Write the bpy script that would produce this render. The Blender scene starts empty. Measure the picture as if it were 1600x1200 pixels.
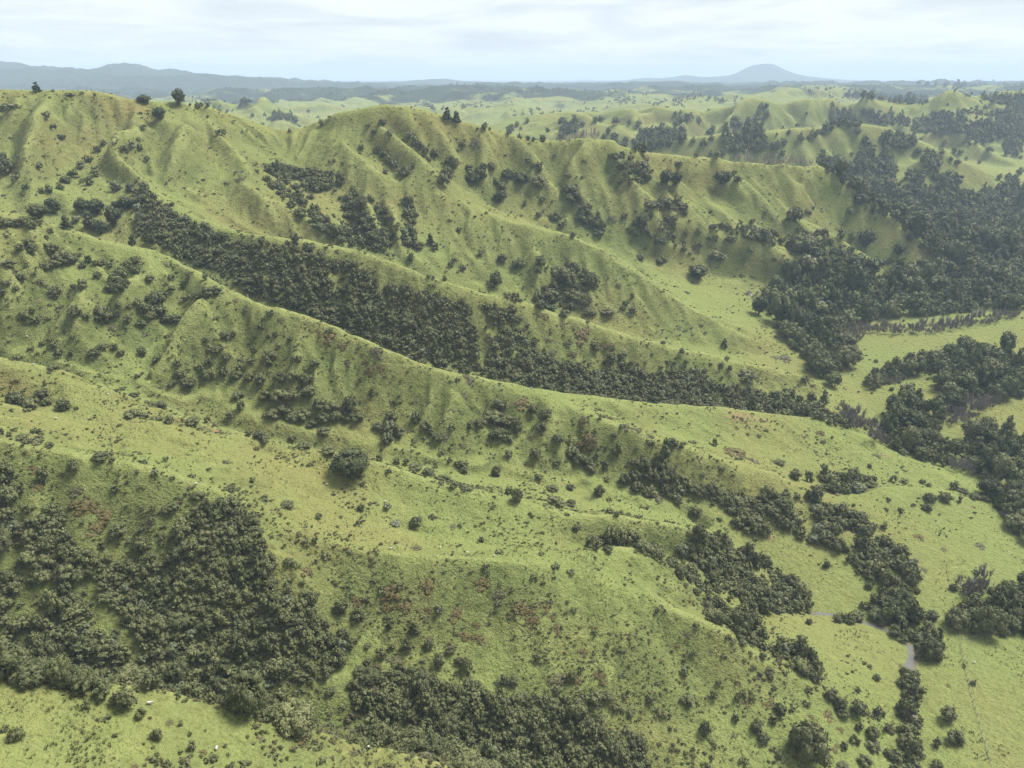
import bpy, math, random, time
import numpy as np

T0 = time.time()
SC = bpy.context.scene
COL = SC.collection

# ------------------------------------------------------------------ camera, sky, sun, exposure
CAM_Z = 200.0
F = 1109.0                                   # focal length in photograph pixels (1600 wide)
PITCH = math.atan((600 - 122) / F)
cam_data = bpy.data.cameras.new("camera")
cam = bpy.data.objects.new("camera", cam_data)
COL.objects.link(cam)
cam.location = (0, 0, CAM_Z)
cam.rotation_euler = (math.pi / 2 - PITCH, 0, 0)
cam_data.sensor_fit = 'HORIZONTAL'
cam_data.sensor_width = 36.0
cam_data.lens = 36.0 * F / 1600.0
cam_data.clip_start = 1.0
cam_data.clip_end = 120000.0
SC.camera = cam

SC.view_settings.view_transform = 'Standard'
SC.view_settings.look = 'None'
SC.view_settings.exposure = 1.92
SC.view_settings.gamma = 1.0
SC.cycles.max_bounces = 5
SC.cycles.diffuse_bounces = 3
SC.cycles.glossy_bounces = 1
SC.cycles.transmission_bounces = 2
SC.cycles.transparent_max_bounces = 8
SC.cycles.volume_bounces = 0
SC.cycles.use_denoising = True
SC.cycles.denoiser = "OPENIMAGEDENOISE"
SC.cycles.denoising_input_passes = "RGB_ALBEDO_NORMAL"
SC.cycles.denoising_prefilter = "NONE"

SUN_EL, SUN_AZ = math.radians(57), math.radians(60)    # azimuth from +Y (straight ahead) towards +X
world = bpy.data.worlds.new("World")
SC.world = world
world.use_nodes = True
wn, wl = world.node_tree.nodes, world.node_tree.links
for n in list(wn):
    wn.remove(n)


def node(nt, typ, **kw):
    n = nt.nodes.new(typ)
    for k, v in kw.items():
        if k == 'inputs':
            for i, val in v.items():
                n.inputs[i].default_value = val
        else:
            setattr(n, k, v)
    return n


def ramp(nt, stops, interp='LINEAR'):
    r = nt.nodes.new('ShaderNodeValToRGB')
    r.color_ramp.interpolation = interp
    el = r.color_ramp.elements
    while len(el) < len(stops):
        el.new(0.5)
    for e, (p, c) in zip(el, stops):
        e.position = p
        e.color = (*c, 1.0) if len(c) == 3 else c
    return r


def mixc(nt, fac, a, b, mode='MIX'):
    m = nt.nodes.new('ShaderNodeMix')
    m.data_type = 'RGBA'
    m.blend_type = mode
    for sock, val in ((m.inputs['Factor'], fac), (m.inputs[6], a), (m.inputs[7], b)):
        if hasattr(val, 'is_output'):
            nt.links.new(val, sock)
        elif isinstance(val, (int, float)):
            sock.default_value = val
        else:
            sock.default_value = (*val, 1.0)
    return m.outputs[2]


def math_(nt, op, a, b=None, c=None, clamp=False):
    m = nt.nodes.new('ShaderNodeMath')
    m.operation = op
    m.use_clamp = clamp
    for i, v in enumerate((a, b, c)):
        if v is None:
            continue
        if hasattr(v, 'is_output'):
            nt.links.new(v, m.inputs[i])
        else:
            m.inputs[i].default_value = v
    return m.outputs[0]


# overcast sky: the Sky Texture seen through a broken sheet of cloud
wt = world.node_tree
sky = node(wt, 'ShaderNodeTexSky', sky_type='NISHITA')
sky.sun_disc = False
sky.sun_elevation = SUN_EL
sky.sun_rotation = SUN_AZ
bg_clear = node(wt, 'ShaderNodeBackground')
bg_clear.inputs['Strength'].default_value = 0.08
wl.new(sky.outputs[0], bg_clear.inputs['Color'])
tc = node(wt, 'ShaderNodeTexCoord')
sep = node(wt, 'ShaderNodeSeparateXYZ')
wl.new(tc.outputs['Generated'], sep.inputs[0])
zz = math_(wt, 'ADD', math_(wt, 'MAXIMUM', sep.outputs['Z'], 0.0), 0.07)
cmb = node(wt, 'ShaderNodeCombineXYZ')
wl.new(math_(wt, 'DIVIDE', sep.outputs['X'], zz), cmb.inputs[0])
wl.new(math_(wt, 'DIVIDE', sep.outputs['Y'], zz), cmb.inputs[1])
cn = node(wt, 'ShaderNodeTexNoise', inputs={'Scale': 0.62, 'Detail': 9.0, 'Roughness': 0.60, 'Distortion': 0.5})
wl.new(cmb.outputs[0], cn.inputs['Vector'])
cr = ramp(wt, [(0.34, (0.228, 0.236, 0.243)), (0.46, (0.284, 0.289, 0.293)), (0.55, (0.326, 0.329, 0.330)), (0.66, (0.356, 0.357, 0.357))])
wl.new(cn.outputs[0], cr.inputs[0])
bg_cloud = node(wt, 'ShaderNodeBackground')
wl.new(cr.outputs[0], bg_cloud.inputs['Color'])
bg_cloud.inputs['Strength'].default_value = 0.78
mx = node(wt, 'ShaderNodeMixShader')
mx.inputs[0].default_value = 0.90
wl.new(bg_clear.outputs[0], mx.inputs[1])
wl.new(bg_cloud.outputs[0], mx.inputs[2])
wo = node(wt, 'ShaderNodeOutputWorld')
wl.new(mx.outputs[0], wo.inputs['Surface'])

sun_data = bpy.data.lights.new("sun", 'SUN')
sun_data.energy = 2.4
sun_data.angle = math.radians(24)
sun_data.color = (1.0, 0.96, 0.9)
sun = bpy.data.objects.new("sun", sun_data)
COL.objects.link(sun)
sun.rotation_euler = (math.pi / 2 - SUN_EL, 0, math.pi - SUN_AZ)


# ------------------------------------------------------------------ geometry of the view, used to read positions off the photograph
def tq(u, v):
    """pixel -> (t, q): X = t*Y and Z = CAM_Z + q*Y along the sight line"""
    xc = (np.asarray(u, float) - 800) / F
    yc = (600 - np.asarray(v, float)) / F
    dy = math.cos(PITCH) + yc * math.sin(PITCH)
    dz = -math.sin(PITCH) + yc * math.cos(PITCH)
    return xc / dy, dz / dy


def to_pixel(x, y, z):
    x, y, z = np.asarray(x, float), np.asarray(y, float), np.asarray(z, float) - CAM_Z
    fw = y * math.cos(PITCH) - z * math.sin(PITCH)
    up = y * math.sin(PITCH) + z * math.cos(PITCH)
    return 800 + F * x / fw, 600 - F * up / fw


# ------------------------------------------------------------------ noise
def _hash(ix, iy, seed):
    h = (ix.astype(np.int64) * 374761393 + iy.astype(np.int64) * 668265263 + seed * 1442695041) & 0xFFFFFFFF
    h = ((h ^ (h >> 13)) * 1274126177) & 0xFFFFFFFF
    h = ((h ^ (h >> 16)) * 2246822519) & 0xFFFFFFFF
    return (h ^ (h >> 15)) & 0xFFFFFFFF


def perlin(x, y, seed=0):
    x = np.asarray(x, float)
    y = np.asarray(y, float)
    ix, iy = np.floor(x), np.floor(y)
    fx, fy = x - ix, y - iy
    wx = fx * fx * fx * (fx * (fx * 6 - 15) + 10)
    wy = fy * fy * fy * (fy * (fy * 6 - 15) + 10)

    def g(dx, dy):
        a = _hash(ix + dx, iy + dy, seed) * (2 * math.pi / 4294967296.0)
        return np.cos(a) * (fx - dx) + np.sin(a) * (fy - dy)
    a = g(0, 0) * (1 - wx) + g(1, 0) * wx
    b = g(0, 1) * (1 - wx) + g(1, 1) * wx
    return (a * (1 - wy) + b * wy) * 1.5


def fbm(x, y, seed=0, octaves=4, gain=0.5):
    s, a, f = 0.0, 1.0, 1.0
    for o in range(octaves):
        s = s + a * perlin(x * f, y * f, seed + o * 17)
        a *= gain
        f *= 2.03
    return s


def ridged(x, y, seed=0, octaves=3, gain=0.5):
    s, a, f = 0.0, 1.0, 1.0
    for o in range(octaves):
        s = s + a * (1 - 2 * np.abs(perlin(x * f, y * f, seed + o * 31)))
        a *= gain
        f *= 2.1
    return s


# ------------------------------------------------------------------ the lie of the land: crests and gullies
# each line is (mode, points); 'z': (u, v, height), 'y': (u, v, distance), 'p': (u, distance, height)
LINES = [
    # bare brow nearest the drone
    ('z', [(-220, 1010, 100), (0, 1055, 97), (130, 1058, 92), (230, 1072, 87), (400, 1115, 77), (500, 1145, 69), (600, 1165, 62), (735, 1200, 51), (900, 1260, 33), (1060, 1330, 16)]),
    ('y', [(-250, 1200, 84), (0, 1200, 83), (200, 1200, 88), (400, 1200, 97), (560, 1200, 106)]),
    ('p', [(-300, 60, 104), (0, 60, 100), (400, 60, 84), (800, 60, 52), (1200, 60, 8), (1600, 60, 2)]),
    # gully behind it
    ('p', [(-250, 162, 56), (0, 156, 44), (200, 155, 37), (400, 154, 28), (600, 153, 20), (800, 151, 12), (1000, 148, 6), (1150, 142, 4), (1260, 128, 1)]),
    # second spur
    ('z', [(-250, 650, 104), (0, 690, 93), (100, 706, 88), (230, 735, 80), (330, 765, 73), (400, 798, 66), (480, 840, 58), (600, 858, 53), (700, 864, 50), (790, 876, 47), (870, 887, 43), (1000, 930, 36), (1110, 975, 28), (1200, 1030, 19), (1290, 1085, 10), (1350, 1150, 3)]),
    ('y', [(-200, 610, 222), (0, 640, 224), (100, 672, 226), (190, 706, 225)]),
    ('z', [(330, 727, 73.5), (450, 765, 62), (560, 806, 52.5), (640, 832, 46), (760, 856, 40.5)]),
    ('z', [(900, 862, 44), (990, 857, 40), (1040, 890, 33), (1105, 925, 24), (1130, 960, 14)]),
    ('z', [(850, 858, 41), (930, 848, 35), (1060, 870, 23), (1150, 905, 12), (1215, 940, 4)]),
    ('y', [(-150, 600, 240), (0, 620, 240), (100, 638, 240), (250, 657, 242)]),
    ('y', [(-200, 520, 255), (0, 560, 255), (100, 585, 257), (200, 620, 258), (300, 655, 255), (350, 678, 252), (420, 688, 250)]),
    ('z', [(500, 700, 66), (600, 720, 60), (735, 770, 51), (900, 800, 42), (1080, 825, 32), (1125, 848, 22), (1180, 880, 9)]),
    # gully between second and third spur
    ('p', [(-250, 305, 92), (0, 302, 78), (200, 298, 66), (350, 292, 50), (500, 287, 41), (700, 285, 31), (900, 284, 21), (1050, 278, 13), (1180, 262, 6), (1250, 236, 2)]),
    # third spur
    ('z', [(-250, 320, 150), (0, 335, 137), (60, 340, 133), (130, 365, 124), (200, 383, 117), (250, 390, 113), (330, 430, 104), (400, 468, 97), (500, 500, 88), (600, 545, 77), (700, 580, 65), (800, 598, 55), (900, 615, 46), (1050, 630, 34), (1200, 640, 25), (1300, 655, 19), (1335, 672, 16.5), (1380, 710, 12), (1450, 730, 9), (1530, 765, 6), (1575, 803, 2.5)]),
    ('z', [(850, 622, 50), (960, 665, 43), (1040, 695, 35), (1130, 720, 27), (1200, 735, 23), (1260, 762, 17), (1310, 780, 14), (1380, 760, 14), (1440, 762, 11.5), (1550, 797, 4)]),
    ('z', [(1000, 673, 32), (1100, 699, 23), (1180, 715, 16), (1250, 750, 9.5), (1310, 768, 9), (1400, 752, 8.5), (1490, 765, 5)]),
    ('z', [(1300, 830, 12), (1400, 880, 6), (1480, 955, 1.2)]),
    # bush gully between third and fourth spur
    ('p', [(-250, 430, 135), (0, 420, 114), (100, 420, 104), (250, 412, 90), (400, 381, 66), (600, 362, 46), (800, 368, 33), (1000, 380, 20), (1200, 395, 11), (1310, 398, 6)]),
    # fourth spur
    ('y', [(170, 285, 510), (200, 290, 500), (240, 300, 487)]),
    ('z', [(240, 300, 130), (300, 335, 119), (380, 365, 112), (430, 375, 110), (490, 375, 108), (540, 385, 104), (600, 410, 99), (680, 440, 89), (760, 465, 78), (820, 475, 71), (900, 500, 62), (980, 525, 53), (1060, 545, 44), (1130, 560, 36), (1200, 570, 28), (1260, 590, 19), (1292, 612, 8)]),
    # gully behind it
    ('p', [(330, 490, 112), (430, 470, 92), (550, 474, 80), (700, 468, 56), (900, 468, 33), (1100, 462, 17), (1250, 456, 6)]),
    # spur with the long bright crest
    ('y', [(500, 192, 653), (540, 230, 604), (600, 280, 578), (640, 300, 574)]),
    ('z', [(700, 320, 109), (800, 345, 98), (850, 355, 93), (930, 385, 81), (1000, 430, 61), (1060, 465, 47), (1130, 510, 30), (1210, 555, 11)]),
    # spur with the bare face on its near side
    ('y', [(300, 166, 628), (330, 200, 590), (375, 240, 560), (400, 280, 535), (470, 340, 500), (510, 368, 486)]),
    ('y', [(420, 250, 604), (480, 310, 548), (535, 366, 487)]),
    # small gullies and spurs of the long ridge
    ('y', [(760, 330, 612), (870, 366, 616), (960, 402, 602), (1030, 442, 576), (1110, 490, 541)]),
    ('y', [(1000, 408, 625), (1088, 430, 622), (1190, 447, 630), (1230, 470, 612)]),
    ('y', [(940, 221, 700), (985, 290, 662), (1040, 330, 650), (1100, 350, 648), (1200, 385, 640), (1265, 412, 636)]),
    ('y', [(1100, 385, 640), (1180, 415, 634), (1240, 440, 628)]),
    ('y', [(1150, 255, 742), (1200, 300, 712), (1260, 350, 692), (1330, 385, 678), (1370, 410, 664)]),
    ('y', [(1060, 285, 708), (1130, 325, 692), (1215, 372, 672), (1280, 402, 652)]),
    # long ridge
    ('y', [(-250, 148, 580), (0, 141, 590), (120, 140, 595), (200, 156, 610), (280, 161, 618), (330, 166, 626), (400, 194, 650), (440, 209, 656), (470, 206, 656), (500, 188, 650), (560, 170, 645), (600, 163, 645), (640, 168, 650), (700, 183, 660), (800, 213, 685), (850, 223, 695), (900, 220, 700), (940, 217, 700), (1000, 236, 716), (1100, 246, 735), (1200, 260, 750), (1280, 260, 766), (1330, 288, 765), (1400, 344, 755), (1440, 384, 742), (1480, 410, 730)]),
    ('p', [(-250, 960, 130), (0, 960, 115), (400, 960, 90), (700, 980, 78), (1000, 980, 50), (1200, 980, 22), (1360, 960, 12)]),
    # valley floor on the far side of the noses
    ('z', [(1425, 1260, 0), (1425, 1200, 0), (1420, 1120, 0), (1415, 1050, 0), (1428, 1010, 0), (1395, 980, 0.3), (1340, 962, 0.7), (1270, 960, 1.2)]),
    ('z', [(1500, 1190, 1.2), (1600, 1190, 1.5), (1700, 1100, 2)]),
    ('z', [(1500, 1000, 1), (1600, 1000, 1.5), (1720, 960, 3)]),
    ('z', [(1330, 592, 3.5), (1360, 640, 2.6), (1400, 692, 2), (1480, 728, 1.2), (1560, 777, 0.4), (1620, 835, 0), (1720, 900, 0)]),
    ('z', [(1400, 640, 5), (1450, 600, 6.5), (1430, 545, 8)]),
    ('z', [(1500, 672, 5), (1600, 660, 7), (1700, 640, 11)]),
    ('z', [(1400, 520, 9), (1500, 520, 11), (1600, 505, 15), (1720, 480, 24)]),
    ('z', [(1260, 480, 10), (1330, 500, 8), (1330, 560, 5)]),
    ('z', [(1330, 430, 12), (1420, 440, 10), (1520, 440, 12), (1650, 420, 20)]),
    ('z', [(1480, 380, 14), (1560, 340, 20), (1650, 320, 30)]),
    # hills behind
    ('y', [(1010, 240, 1150), (1060, 228, 1150), (1200, 218, 1150), (1280, 205, 1180), (1340, 190, 1200), (1380, 187, 1200), (1420, 200, 1190), (1460, 222, 1180), (1500, 265, 1150), (1560, 297, 1120), (1620, 330, 1090)]),
    ('y', [(1400, 290, 1000), (1440, 258, 1060), (1465, 225, 1170)]),
    ('p', [(1000, 1080, 44), (1200, 1060, 36), (1380, 1020, 22)]),
    ('y', [(1190, 190, 1700), (1300, 162, 1750), (1330, 152, 1800), (1380, 156, 1800), (1450, 163, 1800), (1530, 154, 1800), (1620, 152, 1800), (1750, 150, 1800)]),
    ('p', [(1100, 1400, 46), (1300, 1450, 52), (1450, 1450, 48), (1600, 1400, 34)]),
    ('y', [(1440, 175, 1720), (1480, 205, 1500), (1540, 235, 1380), (1600, 275, 1280)]),
    ('y', [(700, 215, 1450), (780, 207, 1500), (830, 197, 1500), (930, 185, 1550), (960, 181, 1550), (1020, 187, 1550), (1080, 176, 1600), (1150, 172, 1600), (1200, 168, 1650)]),
    ('y', [(930, 186, 1550), (960, 205, 1400), (1000, 225, 1280)]),
    ('p', [(600, 1200, 50), (800, 1200, 46), (950, 1180, 44)]),
    ('y', [(200, 170, 2000), (300, 166, 2000), (360, 166, 2000), (430, 172, 2000), (480, 186, 1900), (560, 192, 1900)]),
    ('p', [(-200, 1500, 80), (300, 1500, 66), (600, 1600, 66)]),
    ('p', [(700, 2000, 70), (900, 2000, 70), (1200, 2200, 74), (1500, 2300, 66)]),
    ('y', [(690, 190, 2300), (760, 178, 2500), (870, 166, 2600), (1000, 171, 2600), (1100, 160, 2800), (1200, 146, 3000), (1300, 141, 3000), (1380, 140, 3000)]),
    ('p', [(-200, 2900, 95), (300, 2900, 95), (700, 3200, 96), (1000, 3200, 96), (1300, 3600, 100), (1600, 3000, 90)]),
    ('y', [(480, 160, 3600), (600, 157, 3800), (690, 149, 3900), (740, 142, 4000), (790, 144, 3950), (870, 153, 3800), (900, 148, 3750), (1010, 139, 3800), (1080, 146, 3800), (1150, 152, 3800)]),
    ('y', [(1250, 142, 4200), (1320, 133, 4300), (1410, 131, 4300), (1500, 133, 4300), (1620, 131, 4300), (1750, 130, 4300)]),
    ('p', [(-200, 5000, 100), (300, 5000, 100), (800, 5500, 110), (1200, 6000, 110), (1700, 6000, 110)]),
    ('y', [(-150, 103, 7500), (0, 101, 7200), (25, 101, 7200), (60, 106, 7200), (100, 108, 7200), (140, 116, 7300), (180, 109, 7300), (205, 107, 7300), (240, 114, 7300), (280, 114, 7300), (330, 120, 7200), (400, 128, 7000), (480, 141, 6500), (560, 150, 6000), (640, 153, 6000)]),
    ('y', [(360, 133, 8600), (400, 128, 8600), (440, 125, 8600), (480, 130, 8600), (540, 133, 8600), (600, 139, 8600)]),
    ('y', [(540, 137, 9700), (600, 131, 9700), (650, 128, 9700), (695, 124, 9700), (725, 127, 9700), (780, 133, 9700), (840, 137, 9700)]),
    ('y', [(600, 156, 5900), (660, 150, 5900), (700, 143, 5900), (750, 139, 5900), (800, 143, 5900), (850, 149, 5900)]),
    ('y', [(880, 150, 5800), (940, 143, 5800), (1000, 138, 5800), (1060, 143, 5800), (1130, 149, 5800)]),
    ('p', [(500, 7200, 90), (800, 7200, 90), (1150, 7200, 95)]),
    ('y', [(150, 128, 6000), (220, 140, 5600), (330, 143, 5600), (420, 150, 5600)]),
    ('p', [(-200, 9500, 110), (600, 9000, 110), (1300, 9500, 120)]),
    ('y', [(340, 120, 11000), (400, 125, 11000), (470, 128, 11000), (540, 131, 11000), (600, 129, 11000), (690, 126, 11000), (740, 131, 11500), (800, 135, 12000), (870, 133, 12000), (960, 131, 12000)]),
    ('y', [(960, 130, 13000), (996, 123, 13000), (1020, 121, 13000), (1030, 124, 13000), (1072, 117, 13000), (1100, 121, 13000), (1135, 125, 13000), (1158, 120, 13000), (1174, 102, 13000), (1190, 99, 13000), (1207, 99, 13000), (1224, 114, 13000), (1250, 124, 13000), (1300, 128, 13000), (1420, 130, 13000), (1700, 132, 13000)]),
    ('y', [(1120, 122, 12600), (1156, 116, 12600), (1172, 102, 12600), (1190, 99, 12600), (1208, 99, 12600), (1228, 110, 12600), (1252, 120, 12600), (1300, 127, 12600)]),
    ('y', [(1140, 122, 13500), (1172, 102, 13500), (1208, 99, 13500), (1230, 113, 13500)]),
    ('y', [(1040, 137, 10500), (1100, 131, 10500), (1130, 128, 10500), (1170, 132, 10500), (1240, 137, 10500), (1320, 138, 10500)]),
    ('p', [(-300, 16000, 120), (800, 16000, 120), (1700, 16000, 120)]),
    ('y', [(840, 132, 20000), (915, 124, 20000), (960, 129, 20000)]),
    ('p', [(-300, 28000, 120), (800, 28000, 120), (1700, 28000, 120)]),
]

TMAX = 1.24
S_MIN, S_MAX = math.log(45.0), math.log(30000.0)


def line_points(mode, pts):
    out = []
    for a, b, c in pts:
        if mode == 'p':
            q = (c - CAM_Z) / b
            ang = math.atan(-q) - PITCH              # below the axis
            dy = math.cos(PITCH) - math.tan(ang) * math.sin(PITCH)
            out.append(((a - 800) / F / dy, math.log(b), c))
        else:
            t, q = tq(a, b)
            Y = c if mode == 'y' else (c - CAM_Z) / q
            out.append((float(t), math.log(Y), CAM_Z + float(q) * Y))
    return out


def smooth1(a, n, axis):
    for _ in range(n):
        p = np.pad(a, [(1, 1) if ax == axis else (0, 0) for ax in (0, 1)], mode='edge')
        sl = lambda o: tuple(slice(o, o + a.shape[ax]) if ax == axis else slice(None) for ax in (0, 1))
        a = 0.25 * p[sl(0)] + 0.5 * p[sl(1)] + 0.25 * p[sl(2)]
    return a


def resize(a, shape):
    r = np.linspace(0, a.shape[0] - 1, shape[0])
    c = np.linspace(0, a.shape[1] - 1, shape[1])
    return bilinear(a, *np.meshgrid(r, c, indexing='ij'))


def bilinear(a, r, c):
    r = np.clip(r, 0, a.shape[0] - 1.001)
    c = np.clip(c, 0, a.shape[1] - 1.001)
    i, j = r.astype(int), c.astype(int)
    fr, fc = r - i, c - j
    return (a[i, j] * (1 - fr) * (1 - fc) + a[i + 1, j] * fr * (1 - fc) + a[i, j + 1] * (1 - fr) * fc + a[i + 1, j + 1] * fr * fc)


def solve(folds=(), ds=0.0075):
    """harmonic surface through all the crest and gully lines, on a grid whose cells grow with distance"""
    nr = int((S_MAX - S_MIN) / ds) + 1
    nc = int(2 * TMAX / ds) + 1
    pts = []
    for mode, raw in LINES:
        p = line_points(mode, raw)
        for (t0, s0, z0), (t1, s1, z1) in zip(p, p[1:]):
            n = max(2, int(math.hypot(t1 - t0, s1 - s0) / ds * 2))
            w = np.linspace(0, 1, n)
            Y = np.exp(s0) * (1 - w) + np.exp(s1) * w
            X = t0 * np.exp(s0) * (1 - w) + t1 * np.exp(s1) * w
            pts.append(np.stack([X / Y, np.log(Y), z0 * (1 - w) + z1 * w], 1))
    P = np.concatenate(pts)
    P = P[(np.abs(P[:, 0]) < TMAX) & (P[:, 1] > S_MIN) & (P[:, 1] < S_MAX)]
    Q = np.concatenate(folds) if len(folds) else np.zeros((0, 3))
    Q = Q[(np.abs(Q[:, 0]) < TMAX) & (Q[:, 1] > S_MIN) & (Q[:, 1] < S_MAX)]
    h = None
    for lev in (64, 32, 16, 8, 4, 2, 1):
        r, c = max(8, nr // lev), max(8, nc // lev)
        sm, ct = np.zeros((r, c)), np.zeros((r, c))
        ri = np.round((P[:, 1] - S_MIN) / (S_MAX - S_MIN) * (r - 1)).astype(int)
        ci = np.round((P[:, 0] + TMAX) / (2 * TMAX) * (c - 1)).astype(int)
        np.add.at(sm, (ri, ci), P[:, 2])
        np.add.at(ct, (ri, ci), 1)
        if len(Q):
            busy = ct > 0
            if lev <= 4:
                busy = busy | np.roll(busy, 1, 0) | np.roll(busy, -1, 0) | np.roll(busy, 1, 1) | np.roll(busy, -1, 1)
            ri = np.round((Q[:, 1] - S_MIN) / (S_MAX - S_MIN) * (r - 1)).astype(int)
            ci = np.round((Q[:, 0] + TMAX) / (2 * TMAX) * (c - 1)).astype(int)
            m = ~busy[ri, ci]
            np.add.at(sm, (ri[m], ci[m]), Q[m, 2])
            np.add.at(ct, (ri[m], ci[m]), 1)
        fix = ct > 0
        val = sm / np.maximum(ct, 1)
        h = np.full((r, c), val[fix].mean()) if h is None else resize(h, (r, c))
        h[fix] = val[fix]
        for _ in range(300 if lev > 1 else 160):
            p = np.pad(h, 1, mode='edge')
            n = 0.25 * (p[:-2, 1:-1] + p[2:, 1:-1] + p[1:-1, :-2] + p[1:-1, 2:])
            h = np.where(fix, val, n)
    return h


# ------------------------------------------------------------------ terrain grid
NR, NC = 1480, 880
GS = np.linspace(S_MIN, S_MAX, NR)
GT = np.linspace(-TMAX, TMAX, NC)
YY, TT = np.meshgrid(np.exp(GS), GT, indexing='ij')
XX = TT * YY
HZ = resize(solve(), (NR, NC))


def cast(u, v, h=None):
    """where the sight lines through these pixels of the photograph meet the ground: x, y, z"""
    h = HZ if h is None else h
    u = np.atleast_1d(np.asarray(u, float))
    v = np.atleast_1d(np.asarray(v, float))
    t, q = tq(u, v)
    c = (t + TMAX) / (2 * TMAX) * (NC - 1)
    c = np.clip(c, 0, NC - 1.001)
    j = c.astype(int)
    f = c - j
    X, Y, Z = np.full(len(u), np.nan), np.full(len(u), np.nan), np.full(len(u), np.nan)
    ey = np.exp(GS)
    for k in range(len(u)):
        col = h[:, j[k]] * (1 - f[k]) + h[:, j[k] + 1] * f[k]
        e = (col - CAM_Z) / ey - q[k]
        i = np.argmax(e >= 0)
        if e[i] < 0 or i == 0:
            continue
        w = -e[i - 1] / (e[i] - e[i - 1])
        Y[k] = ey[i - 1] * (1 - w) + ey[i] * w
        X[k] = t[k] * Y[k]
        Z[k] = CAM_Z + q[k] * Y[k]
    return X, Y, Z


def ground(x, y, h=None):
    h = HZ if h is None else h
    return bilinear(h, (np.log(y) - S_MIN) / (S_MAX - S_MIN) * (NR - 1), (x / y + TMAX) / (2 * TMAX) * (NC - 1))


def grid_mesh(name, r0, r1, mat):
    n, m = r1 - r0, NC
    co = np.stack([XX[r0:r1], YY[r0:r1], HZ[r0:r1]], -1).reshape(-1, 3).astype(np.float32)
    i = (np.arange(n - 1)[:, None] * m + np.arange(m - 1)[None]).ravel()
    quads = np.stack([i, i + 1, i + m + 1, i + m], 1).astype(np.int32)
    return raw_mesh(name, co, quads, mat)


def raw_mesh(name, co, quads, mat, smooth=True, k=4):
    me = bpy.data.meshes.new(name)
    me.vertices.add(len(co))
    me.vertices.foreach_set('co', np.ascontiguousarray(co, np.float32).ravel())
    me.loops.add(quads.size)
    me.loops.foreach_set('vertex_index', np.ascontiguousarray(quads, np.int32).ravel())
    me.polygons.add(len(quads))
    me.polygons.foreach_set('loop_start', np.arange(0, quads.size, k, dtype=np.int32))
    if smooth:
        me.polygons.foreach_set('use_smooth', np.ones(len(quads), bool))
    if mat:
        me.materials.append(mat)
    me.update(calc_edges=True)
    return me

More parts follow.
